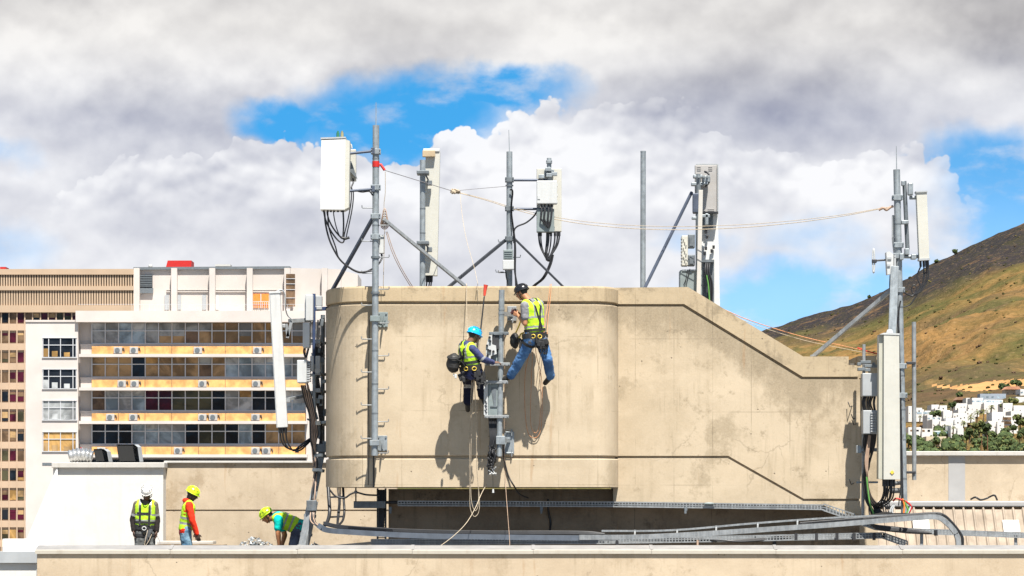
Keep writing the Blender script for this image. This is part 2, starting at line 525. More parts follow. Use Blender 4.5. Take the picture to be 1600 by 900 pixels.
B = B - sstep(blob(2.9, 1.95, 2.8, .65), -.5, .9) * .38 - sstep(blob(12.1, 1.7, 2.9, 1.1), -.5, .9) * .42
B = B - sstep(blob(16.3, .2, 2.2, 1.0), -.3, .7) * .42 - sstep(blob(.4, .1, 1.3, .6), -.2, .6) * .18 - sstep(blob(5.4, 1.35, 2.4, .4), -.3, .6) * .20
B = B - sstep(blob(3.6, 3.5, 3.6, .7), -.3, .7) * .12 + sstep(blob(14.8, 1.4, 1.3, .7), -.2, .7) * .12 - sstep(blob(10.0, .15, 3.0, .35), -.2, .6) * .05
warm = sstep(V, 2.1, .3)
clow = mixc(warm, (.36, .385, .50), (.37, .36, .38)); chigh = mixc(warm, (.97, .975, 1.0), (.93, .91, .885))
ccol = mixc(clamp01((B - .06) / .96), clow, chigh)
ccol = mixc(clamp01(beyond) * .8, ccol, (.33, .315, .30))      # unseen cloud overhead and to the sides, greyed to tone down the fill
# Nishita sky; looked up a little above the true horizon so its blue is the clear-air blue of the photograph
up = E.nt.nodes.new('ShaderNodeCombineXYZ')
for i, s_ in enumerate((dx, dy, E.op('MAXIMUM', dz, 0.0) * 1.5 + .30)): E.nt.links.new(s_.k, up.inputs[i])
nv = E.nt.nodes.new('ShaderNodeVectorMath'); nv.operation = 'NORMALIZE'; E.nt.links.new(up.outputs[0], nv.inputs[0])
sky = E.nt.nodes.new('ShaderNodeTexSky'); sky.sky_type = 'NISHITA'; sky.sun_disc = False
sky.sun_elevation = math.asin(SUN.z); sky.sun_rotation = math.atan2(SUN.x, SUN.y)
sky.air_density = 1.0; sky.dust_density = .2; sky.ozone_density = 2.5
E.nt.links.new(nv.outputs[0], sky.inputs['Vector'])
hs = E.nt.nodes.new('ShaderNodeHueSaturation'); hs.inputs['Saturation'].default_value = 1.38; hs.inputs['Hue'].default_value = .485
E.nt.links.new(sky.outputs[0], hs.inputs['Color'])
bgS = E.nt.nodes.new('ShaderNodeBackground'); bgS.inputs[1].default_value = .115
pale = mixc(sstep(V, 2.2, 5.2) * sstep(V, 7.9, 7.0) * .5, hs.outputs[0], (2.6, 4.3, 6.2)); E.nt.links.new(pale, bgS.inputs[0])
bgC = E.nt.nodes.new('ShaderNodeBackground'); bgC.inputs[1].default_value = 2 ** -EXPO; E.nt.links.new(ccol, bgC.inputs[0])
mx = E.nt.nodes.new('ShaderNodeMixShader'); E.nt.links.new((1.0 - gap).k, mx.inputs[0])
E.nt.links.new(bgS.outputs[0], mx.inputs[1]); E.nt.links.new(bgC.outputs[0], mx.inputs[2])
wo = E.nt.nodes.new('ShaderNodeOutputWorld'); E.nt.links.new(mx.outputs[0], wo.inputs[0])
vs_ = SC.view_settings; vs_.view_transform = 'Standard'; vs_.look = 'None'; vs_.exposure = EXPO; vs_.gamma = 1; vs_.use_curve_mapping = False
SC.cycles.max_bounces = 6; SC.cycles.diffuse_bounces = 3; SC.cycles.glossy_bounces = 3
SC.cycles.sample_clamp_indirect = 6
# ------------------------------------------------------------------ own roof: block with rounded corners, flank wall, parapets
def sweep_wall(path, rows, closed_top=None):
    """vertical wall: plan path (x,y) outward normal to the right of travel, rows (z, inset)"""
    mb = MB(); n = len(path); nr = []
    for i in range(n):
        a = path[max(0, i - 1)]; b = path[min(n - 1, i + 1)]
        t = Vector((b[0] - a[0], b[1] - a[1])).normalized(); nr.append(Vector((t.y, -t.x)))
    vs = []
    for z, ins in rows:
        for i in range(n):
            vs.append(Vector((path[i][0] - nr[i].x * ins, path[i][1] - nr[i].y * ins, z)))
    fs = []
    for r in range(len(rows) - 1):
        for i in range(n - 1):
            fs.append((r * n + i, r * n + i + 1, (r + 1) * n + i + 1, (r + 1) * n + i))
    mb.add(vs, fs)
    return mb, [vs[(len(rows) - 1) * n + i] for i in range(n)], [vs[i] for i in range(n)]


ZT, ZB = (HZ - 447) / 95, (HZ - 761) / 95
path = []
for i in range(13):
    a = math.pi / 2 + (math.pi / 2) * i / 12
    path.append((-2.38 + .75 * math.cos(a), 1.3 + 1.3 * math.sin(a)))
for i in range(1, 17):
    a = math.pi + (math.pi / 2) * i / 16
    path.append((-2.38 + .75 * math.cos(a), 1.3 + 1.3 * math.sin(a)))
for i in range(1, 7): path.append((-2.38 + 3.696 * i / 6, 0))
for i in range(1, 11):
    a = -math.pi / 2 + (math.pi / 2) * i / 10
    path.append((1.316 + .457 * math.cos(a), .8 + .8 * math.sin(a)))
path += [(1.773, 2.6), (-2.38, 2.6)]
g1, g2 = (HZ - 473.5) / 95, (HZ - 714.5) / 95
bs = .012
rows = [(ZB, 0), (g2 - .022 - bs, 0), (g2 - .022, bs), (g2 - .018, .05), (g2 + .018, .05), (g2 + .022, bs), (g2 + .022 + bs, 0),
        (g1 - .022 - bs, 0), (g1 - .022, bs), (g1 - .018, .055), (g1 + .018, .055), (g1 + .022, bs), (g1 + .022 + bs, 0),
        (ZT - .03, 0), (ZT - .008, .008), (ZT, .03)]
wall, top, bot = sweep_wall(path, rows)
block = thing('plant_room', 'large tan concrete rooftop block with rounded corners where two climbers hang', 'building', (0, 0, ZB))
k = [i for i, (z, _) in enumerate(rows) if z > g1][0]
n_ = len(path)
cop = MB(); cop.add(wall.v[k * n_:], [[i - k * n_ for i in f] for f in wall.f if min(f) >= k * n_])
low = MB(); low.add(wall.v, [f for f in wall.f if min(f) < k * n_])
part(low, 'rounded_wall', MAT['block'], block); part(cop, 'coping', MAT['coping'], block)
lid = MB(); lid.add(top, [list(range(len(top)))]); part(lid, 'roof', MAT['deck'], block)
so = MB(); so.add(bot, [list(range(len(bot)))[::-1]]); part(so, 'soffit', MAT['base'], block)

YF = .8
fl = thing('flank_wall', 'stained concrete wall with sloping top stepping down right of the rounded block', 'wall', P(1150, 790, YF))
X0 = 958


def gz(y, d): return [(x, yy + d) for x, yy in y]


gA = [(X0, 477), (1068, 477), (1253, 590.5), (1385, 590.5)]
gB = [(X0, 714), (1137, 714), (1255, 781), (1344, 781)]
topl = [(X0, 449.5), (1075, 448.5), (1255, 557), (1326, 557), (1326, 570), (1341, 571)]
m = MB()
m.prism([(X0, 479)] + [(1067, 479), (1252, 592.5), (1344, 592.5), (1344, 779.2), (1256, 779.2), (1138, 712.2), (X0, 712.2)], YF, YF + .5)
part(m, 'wall_panel', MAT['flank'], fl)
m = MB(); m.prism(gz(gB, 1.8) + [(1344, 810), (1333, 809), (1286, 789), (X0, 787)], YF, YF + .3); part(m, 'lower_panel', MAT['flank'], fl)
m = MB(); m.prism(topl + [(1341, 588.5), (1254, 588.5), (1069, 475), (X0, 475)], YF, YF + .6); part(m, 'coping', MAT['flank_cap'], fl)
m = MB(); m.prism([(1341.5, 571), (1341.5, 556), (1388, 554), (1388, 590), (1341.5, 590)], YF + .12, 3.4, 0, YF); part(m, 'end_coping', MAT['flank_cap'], fl)
m = MB(); m.prism([(X0, 470), (1072, 470), (1253, 578), (1343, 585), (1343, 790), (1285, 785), (X0, 783)], YF + .06, YF + .28, 0, YF); part(m, 'groove_backing', MAT['flank'], fl)
m = MB(); m.prism([(1310, 588), (1394, 588), (1394, 935), (1310, 935)], 3.0, 3.4, 0, YF); part(m, 'niche_wall', MAT['flank'], fl)
# body behind the flank wall (roof of the stair slope)
m = MB(); m.prism([(962, 452), (1075, 452), (1255, 561), (1344, 566), (1344, 780), (962, 780)], YF + .52, 3.4, 0, YF); part(m, 'stair_roof', MAT['deck'], fl)

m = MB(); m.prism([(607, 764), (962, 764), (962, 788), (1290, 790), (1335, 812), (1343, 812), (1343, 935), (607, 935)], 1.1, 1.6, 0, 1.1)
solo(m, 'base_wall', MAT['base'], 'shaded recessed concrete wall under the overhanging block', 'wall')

dk = MB(); dk.box((0, 1.5, -1.54), (19.4, 11.6, .2)); struct(dk, 'roof_deck', MAT['deck'])
bb = MB(); bb.box((0, 3, -18.4), (24, 14.4, 33.5)); solo(bb, 'concrete_building', MAT['parapet'], 'lower storeys of the concrete building carrying the roof', 'building')

# front parapet with sloped sheet-metal capping
YP = -4.0; zt = P(0, 864, YP).z
pw = thing('parapet_wall', 'long front concrete parapet with grey metal capping along the bottom', 'wall', (0.7, YP, -1.6))
xl = P(58, 0, YP).x; m = MB(); m.box(((xl + 12) / 2, YP + .15, (zt - 1.7) / 2 - .0), (12 - xl, .3, zt + 1.7 - .0)); 
m = MB(); m.box(((xl + 12) / 2, YP + .15, (zt - 5) / 2), (12 - xl, .3, zt + 5)); part(m, 'wall', MAT['parapet'], pw)
m = MB(); xs0, xs1 = xl - .03, 12.0
prof = [(YP - .035, zt - .012), (YP - .035, zt + .042), (YP - .03, zt + .05), (YP + .34, zt + .115), (YP + .36, zt + .11), (YP + .36, zt + .01)]
edges = [xs0] + [P(x, 0, YP).x for x in (266, 465, 644, 833, 1018, 1212, 1410)] + [xs1]
for a, b in zip(edges[:-1], edges[1:]):
    a += .004; dz = random.uniform(-.003, .003)
    vs = [Vector((x, y, z + dz)) for x in (a, b) for y, z in prof]; q = len(prof)
    for i in range(q): m.add(vs, [(i, i + q, (i + 1) % q + q, (i + 1) % q)], 0 if i in (0, 1) else 1)
    m.add(vs, [list(range(q)), list(range(2 * q - 1, q - 1, -1))], 1)
part(m, 'capping', [MAT['caplip'], MAT['captop']], pw)
m = MB()
for x in edges[1:-1]: m.box((x + .002, YP + .155, zt + .088), (.05, .36, .006), Matrix.Rotation(R(10), 3, 'X'))
part(m, 'joint_cover', MAT['captop'], pw)

# left: white stepped parapet, pale wall, plant house
m = MB(); m.prism([(90, 728), (90, 864), (4, 864), (4, 842), (42, 842)], 6.45, 6.75, 0, 6.45)
solo(m, 'sloping_parapet', plain('bright_white_paint', (.72, .72, .72), .8, 0, .04, 2), 'bright white sloping parapet at the left end of the roof', 'parapet')
sg = thing('side_wall', 'low cream wall with pale grey capping at the lower left corner', 'wall', P(28, 900, -3.2))
m = MB(); m.pbox(-120, 57, 880, 1000, -3.2, .3); part(m, 'wall', MAT['white'], sg)
m = MB(); m.prism([(-120, 862), (57.5, 862), (57.5, 879.5), (-120, 879.5)], -3.26, -2.8); part(m, 'capping', MAT['greybox'], sg)
rh = thing('roof_house', 'plain white rendered roof house behind the worker in the white helmet', 'building', P(168, 860, 6.5))
m = MB(); m.pbox(83, 255, 731, 940, 6.5, 3.0); part(m, 'wall', MAT['white'], rh)
m = MB(); m.pbox(80.5, 257, 722.5, 731, 6.43, 3.1, 0, .01); part(m, 'roof_slab', MAT['capwhite'], rh)
rw = thing('rear_parapet', 'weathered concrete wall behind the two standing workers in yellow helmets', 'wall', P(380, 860, 7))
m = MB(); m.pbox(256, 620, 798.5, 940, 7, .35); part(m, 'wall', MAT['far_wall'], rw)
m = MB(); m.pbox(256, 620, 723.5, 796.2, 7, .35); part(m, 'wall', MAT['far_wall'], rw)
m = MB(); m.pbox(256, 620, 790, 802, 7.04, .2); part(m, 'joint_backing', MAT['far_wall'], rw)
m = MB(); m.pbox(256, 620, 720, 723.5, 6.95, .45, 0, .008); part(m, 'capping', MAT['capwhite'], rw)

# right: low wall, ledge and corrugated roof
rr = thing('rear_right_wall', 'tan rendered wall with one pale painted stripe at the right', 'wall', P(1510, 790, 5.6))
m = MB(); m.pbox(1370, 1700, 712, 800, 5.6, .3); part(m, 'wall', MAT['far_wall'], rr)
m = MB(); m.pbox(1370, 1700, 705, 712, 5.52, .5, 0, .01); part(m, 'capping', MAT['capwhite'], rr)
m = MB(); m.pbox(1482, 1508, 712.2, 783, 5.594, .02); part(m, 'painted_stripe', MAT['flash'], rr)
m = MB(); m.pbox(1370, 1700, 783, 792, 5.1, .5, 0, .02); part(m, 'ledge', MAT['flash'], rr)
mc, b = newmat('fibre_cement'); v, x, y, z = objco()
c = mixc(sstep(nz(v, 2.5, 6, .65), .35, .65), (.24, .195, .15), (.33, .27, .21))
c = mixc(sstep(nz(comb(x * 4, y * .6, z), 1, 5, .6), .52, .68) * .5, c, (.16, .125, .09)); E.nt.links.new(c, b.inputs['Base Color']); b.inputs['Roughness'].default_value = .9
m = MB(); a = P(1362, 796, 5.0); e = P(1362, 856, 4.35); x1 = P(1720, 0, 5).x; nx = 1100; pr = []
for i in range(nx + 1):
    x = a.x + (x1 - a.x) * i / nx; ph = (x / .178) % 1.0
    h = .042 * min(1, max(0, 1.55 - abs(ph - .5) * 10))                 # box-rib sheet
    pr.append((x, h))
vs = [Vector((x, a.y, a.z + h)) for x, h in pr] + [Vector((x, e.y, e.z + h)) for x, h in pr]
vs += [v_ - Vector((0, 0, .012)) for v_ in vs]
N = nx + 1; fs = []
for i in range(nx):
    fs.append((i, N + i, N + i + 1, i + 1)); fs.append((2 * N + i + 1, 3 * N + i + 1, 3 * N + i, 2 * N + i)); fs.append((N + i, 3 * N + i, 3 * N + i + 1, N + i + 1))
m.add(vs, fs); ct = thing('corrugated_roof', 'tan ribbed sheet roof below the right hand wall', 'roof', P(1500, 853, 4.35)); part(m, 'ribbed_sheet', mc, ct)
m = MB(); m.pbox(1360, 1720, 855, 940, 4.5, .2); part(m, 'fascia', MAT['base'], ct)
for px, py, lb in ((1439, 822, 'white square cover slab on the ribbed roof beside the big panel antenna'), (1580, 826, 'white square cover slab on the ribbed roof at the far right')):
    Yq = 4.68; m = MB(); cc = P(px, py, Yq); rt = Matrix.Rotation(math.atan2(a.z - e.z, a.y - e.y), 3, 'X')
    m.box(cc + Vector((0, 0, .035)), (.30, .3, .05), rt, 0, .01); solo(m, 'cover_slab', MAT['capwhite'], lb, 'cover slab', 'cover slabs on the ribbed roof')
m = MB(); m.tube(smooth_path([P(1517, 780, 5.3), P(1524, 777, 5.2), P(1532, 781, 5.2), P(1541, 779, 5.3), P(1547, 776, 5.3), P(1554, 774, 5.2), P(1558, 781, 5.3)]), .018, 6)
solo(m, 'cable_offcut', MAT['cable'], 'dark curled scrap of cable lying on the ledge at the far right', 'cable scrap')

# roof house fittings
m = MB()
for i in range(14):
    t = i / 13; r = .10 + .028 * (i % 2) + .02 * math.sin(t * 3.1)
    if i: m.cyl(pp, P(108 + 36 * t, 714 - 3 * math.sin(t * 3.14), 8.0), pr_, r, 14, 0, i in (1, 13))
    pp = P(108 + 36 * t, 714 - 3 * math.sin(t * 3.14), 8.0); pr_ = r
dv = thing('duct', 'crinkled silver foil duct lying on the white roof house', 'duct', P(126, 722, 8)); part(m, 'foil_sleeve', MAT['foil'], dv)
m = MB(); m.cyl(P(127, 708, 8), P(127, 699, 8), .035, .02, 8); part(m, 'red_valve', MAT['red'], dv)
for px, w_, h_, lb in ((157, 22, 20, 'smaller black mouthed roof vent cowl beside the foil duct'), (199, 34, 27, 'larger black mouthed roof vent cowl on the white roof house')):
    cw = thing('vent_cowl', lb, 'vent', P(px, 721, 8), 'vent cowls on the white roof house')
    m = MB(); x0, x1, y1 = px - w_ / 2, px + w_ / 2, 721.5; y0 = y1 - h_
    sh = [(x0, y0), (x1 - 6, y0), (x1 - 1, y0 + 4), (x1 + 2, y1), (x0 + 4, y1)]
    f_ = [P(x, y, 7.7) for x, y in sh]; bk = [P(x + 6, y, 8.4) for x, y in sh]; q = 5
    m.add(f_ + bk, [(i, i + q, (i + 1) % q + q, (i + 1) % q) for i in range(q)] + [list(range(2 * q - 1, q - 1, -1))]); part(m, 'hood', MAT['greybox'], cw)
    m = MB(); si = [(x0 + 1.2, y0 + 2), (x1 - 9, y0 + 2), (x1 - 5, y1 - 1), (x0 + 5, y1 - 1)]
    m.prism(si, 7.66, 7.7); part(m, 'mouth', MAT['black'], cw)
for x0, x1, y0, y1, Yq, lb in ((246, 333, 845.5, 850, 4.6, 'pale upper board of the pair lying behind the worker in red'), (242, 350, 851, 858, 4.2, 'tan lower board of the pair lying behind the worker in red')):
    m = MB(); p0, p1 = P(x0, y0, Yq), P(x1, y1, Yq); m.box(((p0.x + p1.x) / 2, Yq + .3, (p0.z + p1.z) / 2), (p1.x - p0.x, .7, p0.z - p1.z), None, 0, .006)
    m.box(((p0.x + p1.x) / 2 - .2, Yq + .3, (p1.z - 1.44) / 2), (.12, .5, p1.z + 1.44 - .002)); m.box(((p0.x + p1.x) / 2 + .3, Yq + .3, (p1.z - 1.44) / 2), (.12, .5, p1.z + 1.44 - .002))
    solo(m, 'board', MAT['capwhite'] if y0 < 850 else MAT['base'], lb, 'board')
m = MB(); m.bar(P(478, 858, 2.2), P(592, 847.5, 2.2), .5, .05); solo(m, 'plank', MAT['capwhite'], 'long white plank leaning low beside the metal strut', 'plank')

# rubble of plaster and foil behind the bending worker
rb = MB()
for i in range(420):
    px = random.gauss(0, 1) * 13 + (400 if i < 250 else 440 if i < 300 else 492); px = min(max(px, 370), 522)
    h = max(0, 21 - abs(px - 396) * .40) if px < 430 else max(3, 12 - abs(px - 492) * .5)
    c = P(px, 860 - random.random() * h, 4.4 + random.uniform(-.35, .35)); s_ = random.uniform(.025, .09)
    rt = Matrix.Rotation(random.uniform(0, 6), 3, 'X') @ Matrix.Rotation(random.uniform(0, 6), 3, 'Z') @ Matrix.Rotation(random.uniform(0, 6), 3, 'Y')
    q = [rt @ Vector((random.uniform(-1, 1), random.uniform(-1, 1), random.uniform(-.35, .35))) * s_ * .6 + c for _ in range(5)]
    rb.add(q, [(0, 1, 2), (0, 2, 3), (1, 3, 2), (0, 4, 1), (3, 4, 0), (1, 4, 3)], random.choice((0, 1, 1, 2, 0)))
for i in range(60):
    c = P(random.uniform(375, 515), 870 + random.random() * 30, 4.4); rb.box(c, (.3, .3, .2), Matrix.Rotation(random.uniform(0, 6), 3, 'Z'), random.choice((0, 1)))
solo(rb, 'rubble', [MAT['greybox'], MAT['galv_d'], MAT['capwhite']], 'heap of broken plaster and foil scraps by the bending worker', 'rubble', None, 'stuff')
# ------------------------------------------------------------------ white office slab behind, tan tower, hill, houses
GL = {k: glass('pane_' + k, c, r) for k, c, r in (  # reflections of sky and sunlit walls are painted into many of these tints
    ('tan', (.33, .215, .105), .15), ('brown', (.15, .095, .055), .1), ('blue', (.27, .34, .39), .1), ('grey', (.35, .36, .36), .15), ('dark', (.012, .014, .018), .06),
    ('maroon', (.06, .008, .018), .1), ('olive', (.06, .055, .03), .1), ('gold', (.42, .25, .09), .2), ('blind', (.26, .27, .27), .35))}
pan = plain('ochre_spandrel', (.60, .32, .11), .8, 0, .28, 1.2)
lav = MAT['whitebldg']; ACM = plain('aged_white_metal', (.40, .375, .345), .6, 0, .12, .9)
frm = plain('window_frame_metal', (.55, .55, .56), .4, .2, .05)
YB = 295.0; m1 = M(1, YB)
ob = thing('office_building', 'white office slab with ochre spandrels and long window bands', 'building', P(300, 1300, YB))
ROWS = [505, 557.3, 609.7, 662]
# core wall set back 1.2 m, ledges, sills, wing
rec = .9
m = MB(); m.prism([(122, 500), (490, 500), (490, 1400), (122, 1400)], YB + rec + .5, YB + 14, 0, YB); part(m, 'core_wall', lav, ob)
m = MB(); m.prism([(40, 500), (122, 500), (122, 1400), (40, 1400)], YB, YB + 14); 
part(m, 'wing_wall', lav, ob)
m = MB(); m.prism([(478, 503), (512, 503), (512, 1400), (478, 1400)], YB + .3, YB + 15, 0, YB); part(m, 'end_wall', lav, ob)
m = MB(); m.prism([(119, 486), (512, 486), (512, 503.5), (119, 503.5)], YB - .5, YB + 15, 0, YB); part(m, 'roof_parapet', lav, ob)
m = MB(); m.prism([(40, 500), (119, 500), (119, 503), (40, 503)], YB - .1, YB + .3, 0, YB); part(m, 'wing_coping', lav, ob)
rowcols = ['btgbttttttttttttmm', 'ttggkbtttbuubbgkgg', 'bbgmmmookgggkkbggg', 'kkgbbbbookkbkttttt']
colmap = {'b': 'blue', 't': 'tan', 'g': 'grey', 'k': 'dark', 'm': 'maroon', 'o': 'olive', 'u': 'blue'}
special = {0: 'ggbbttttttttttttmm', 1: 'tttkttttttbbbbggkg', 2: 'bbgmmmoookggkkbbgg', 3: 'kdkbbbbkookbkttttt'}
rr_ = random.Random(5)
for r, y in enumerate(ROWS):
    bays = [(143.5 + 20.85 * i, 143.5 + 20.85 * (i + 1)) for i in range(16)]
    for i, (a, b2) in enumerate(bays):
        ch = special[r][i % len(special[r])]
        key = colmap.get(ch, 'dark')
        if rr_.random() < .16: key = rr_.choice(['brown', 'blind', 'olive', 'blue'])
        m = MB(); m.pbox(a + .8, b2 - .8, y, y + 32, YB + rec + .3, .1)
        wdw = part(m, 'window', GL[key], ob)
        if key in ('tan', 'brown', 'grey', 'blue') and rr_.random() < .75:
            h = rr_.choice((9, 11, 11, 20)); m = MB(); m.pbox(a + 1.5, b2 - 1.5, y, y + h, YB + rec + .27, .02)
            part(m, 'blind', GL[rr_.choice(['gold', 'blind', 'tan', 'grey']) if key != 'blue' else 'grey'], wdw)
    m = MB()
    for a in [bb_[0] for bb_ in bays] + [bays[-1][1]]: m.pbox(a - .75, a + .75, y - 1, y + 32, YB + rec + .15, .15)
    m.pbox(143, 478, y + 11.2, y + 12.6, YB + rec + .18, .1); m.pbox(143, 478, y + 31, y + 32.3, YB + rec + .16, .12)
    part(m, 'mullions', frm, ob)
    m = MB(); m.pbox(125, 478, y + 32.3, y + 36, YB + rec, .6); part(m, 'sill', lav, ob)
    for i in range(8):
        m = MB(); x0 = 143 + 41.8 * i; m.pbox(x0 + .4, x0 + 41.4, y + 36, y + 48.3, YB - .05, .3); part(m, 'spandrel', pan, ob)
    m = MB(); m.pbox(123, 480, y + 48, y + 52.6, YB - .45, 1.8); part(m, 'ledge', lav, ob)
    m = MB(); m.pbox(126, 143, y + 34, y + 48, YB + rec, .7); part(m, 'planter_end', lav, ob)
m = MB(); m.pbox(123, 478, 718, 740, YB + rec + .3, .2); part(m, 'window', GL['dark'], ob)
m = MB(); m.pbox(123, 480, 740, 900, YB + .2, 1); part(m, 'lower_wall', lav, ob)
for r, xs in enumerate(((184, 209, 309, 402), (190, 210, 316, 400), (172, 208, 316, 333, 399), (158, 278, 399, 416))):
    for x in xs:
        y = ROWS[r] + 37; m = MB(); m.pbox(x - 6.5, x + 6.5, y, y + 10.2, YB - .42, .34, 0, .03)
        ac = part(m, 'air_conditioner', ACM, ob)
        m = MB(); c = P(x - .8, y + 5.2, YB - .46); m.cyl(c, c + Vector((0, .1, 0)), .26, None, 14); part(m, 'fan_grille', MAT['galv_d'], ac)
        m = MB(); m.tube([P(x + 6, y + 3, YB - .2), P(x + 9, y + 2, YB - .1), P(x + 10, y + 7, YB - .1)], .06, 5); part(m, 'pipe', MAT['dark'], ac)
for r, y in enumerate((528.5, 577.5, 626.5, 675.5)):
    m = MB(); m.pbox(67, 119, y, y + 29, YB + .12, .05, 0)
    # pane set into the wing: shown proud of a dark reveal
    m2 = MB(); m2.pbox(66.5, 119.5, y - .5, y + 29.5, YB - .02, .1); part(m2, 'window', GL[['dark', 'dark', 'blind', 'gold'][r]], ob)
    f_ = MB()
    for x in (67, 76, 94.5, 114, 119): f_.pbox(x - .6, x + .6, y - .5, y + 29.5, YB - .1, .08)
    f_.pbox(66.5, 119.5, y + 10, y + 11.2, YB - .09, .06); f_.pbox(65.5, 120.5, y + 29.3, y + 30.6, YB - .12, .14); f_.pbox(66, 120, y - 1, y - .2, YB - .14, .12)
    part(f_, 'mullions', frm, ob)
    f_ = MB()
    for x, hh, q in ((85, 9, 'blind'), (104, 7, 'gold'), (71, 13, 'grey')): f_.pbox(x - 4, x + 5, y + 29 - hh, y + 28.8, YB - .045, .02)
    part(f_, 'blind', GL[['gold', 'grey', 'grey', 'tan'][r]], ob)
f_ = MB()
for x in (104,): f_.pbox(66, 112, 723, 727, YB - .04, .1)
part(f_, 'vent_grille', MAT['galv_d'], ob)
# penthouse
pw2 = MAT['whitebldg2']
m = MB(); m.prism([(205, 417), (447, 415), (530, 417), (530, 490), (205, 490)], YB + 3.5, YB + 13, 0, YB); part(m, 'penthouse_wall', pw2, ob)
m = MB(); m.prism([(530, 418), (556, 424), (556, 500), (530, 500)], YB + 4.4, YB + 13, 0, YB); part(m, 'penthouse_end', pw2, ob)
for x in (209, 268, 328, 387, 446, 505):
    m = MB(); m.prism([(x - 4.5, 416), (x + 4.5, 416), (x + 4.5, 488), (x - 4.5, 488)], YB + 2.6, YB + 3.5, 0, YB); part(m, 'pilaster', pw2, ob)
m = MB(); m.prism([(203, 414), (450, 412.5), (450, 416.5), (203, 418)], YB + 3.2, YB + 13, 0, YB); part(m, 'roof_edge', MAT['galv_d'], ob)
m = MB()
for y in (452, 455): m.pbox(260, 446, y, y + 1.4, YB + 3.35, .2)
part(m, 'string_course', pw2, ob)
m = MB(); m.pbox(218, 238, 429, 449, YB + 3.2, .4)
lv = part(m, 'louvre', MAT['dark'], ob)
m = MB()
for i in range(7): m.pbox(218.6, 237.4, 430 + i * 2.7, 431.3 + i * 2.7, YB + 3.1, .12)
m.pbox(217, 239, 450, 458, YB + 3.15, .3); part(m, 'slat', MAT['galv_d'], lv)
for x0, x1, y0, y1, mt in ((257, 264, 461, 484, 'greybox'), (275, 283, 461, 484, 'greybox'), (316, 322, 461, 484, 'greybox'), (331, 342, 461, 484, 'whitebox'), (395, 420, 459, 481, 'orange'), (447, 461, 428, 479, 'tanw')):
    m = MB(); m.pbox(x0, x1, y0, y1, YB + (2.5 if x0 == 447 else 3.4), .15)
    if mt == 'tanw':
        d_ = part(m, 'window', GL['brown'], ob); m = MB()
        for y in (435, 443, 452, 465): m.pbox(x0, x1, y, y + .8, YB + 2.43, .05)
        part(m, 'frame', frm, d_)
    else:
        d_ = part(m, 'door', MAT[mt], ob)
        if mt == 'orange':
            m = MB()
            for i in range(9): m.pbox(x0 + i * 3, x0 + i * 3 + .6, 471, 481, YB + 3.2, .05)
            m.pbox(x0, x1, 470.6, 471.4, YB + 3.2, .05); m.pbox(407, 408.2, 459, 481, YB + 3.3, .06); part(m, 'railing', MAT['whitebox'], d_)
m = MB()
for x in range(206, 480, 9): m.pbox(x, x + .35, 476, 487, YB + .1, .04)
m.pbox(122, 478, 475.2, 475.7, YB + .1, .04); part(m, 'roof_railing', frm, ob)
m = MB(); m.prism([(262, 407), (299, 407), (299, 422), (258, 422)], YB + 6, YB + 9, 0, YB + 6); solo(m, 'tank', MAT['red'], 'bright red box on the roof of the white office slab', 'roof box')
m = MB(); m.pbox(336, 360, 413, 416, YB + 6, 2); m.ball(P(235, 416, YB + 6), .22, 8); solo(m, 'rooftop_duct', MAT['capwhite'], 'low pale duct on the office roof right of the red box', 'duct')

# tan tower
YT = 400.0
tan = plain('tan_cladding', (.45, .325, .225), .85, 0, .06, .3); tan2 = plain('tan_band', (.41, .30, .205), .85, 0, .06, .3)
tw = thing('tower_block', 'tan office tower with rows of small square windows at the left edge', 'building', P(60, 1400, YT))
m = MB(); m.prism([(-260, 487), (210, 487), (210, 1400), (-260, 1400)], YT + .5, YT + 25, 0, YT); part(m, 'wall', tan, tw)
m = MB(); m.prism([(-260, 422), (210, 420.5), (210, 487), (-260, 487)], YT + .6, YT + 25, 0, YT); part(m, 'plant_storey', plain('screen_void', (.13, .085, .06), .9, 0, .1), tw)
m = MB()
for y0, y1 in ((420.5, 429), (447, 453.5), (477, 488)): m.prism([(-260, y0 + .3), (210, y0 - .3 if y0 < 425 else y0), (210, y1), (-260, y1)], YT - .1, YT + 1, 0, YT)
part(m, 'fascia', tan2, tw)
m = MB(); x = -258
while x < 208:
    m.pbox(x, x + 2.3, 428.5, 447.5, YT + .1, .5); m.pbox(x, x + 2.5, 453, 477.5, YT + .1, .5); x += 4.05
part(m, 'screen_slats', tan2, tw)
m = MB()
for i in range(-8, 21): m.pbox(3 + i * 12.25 - 1.9, 3 + i * 12.25 - .2, 488, 1400, YT + .25, .3)
part(m, 'ribs', tan, tw)
rr_ = random.Random(11)
for r in range(13):
    for i in range(-1, 10 if r == 0 else 4):
        x = 3 + i * 12.25; y = 489.3 + r * 30.75
        m = MB(); m.pbox(x, x + 9.6, y, y + 15, YT + .4, .12)
        wd_ = part(m, 'window', GL[rr_.choice(['maroon', 'maroon', 'olive', 'brown', 'brown', 'gold' if r > 5 else 'olive', 'dark'])], tw)
        if rr_.random() < .6:
            h = rr_.choice((4, 7, 10)); m = MB(); m.pbox(x + .4, x + 9.2, y + .4, y + h, YT + .37, .02); part(m, 'blind', GL[rr_.choice(['brown', 'tan', 'maroon'])], wd_)
m = MB()
for r in range(13): m.pbox(-260, 130 if r == 0 else 45, 489.3 + r * 30.75 + 16.5, 489.3 + r * 30.75 + 27, YT + .3, .25)
part(m, 'spandrel', tan, tw)
m = MB(); m.pbox(0, 9, 417, 422, YT + 3, 3); part(m, 'roof_box', MAT['red'], tw)

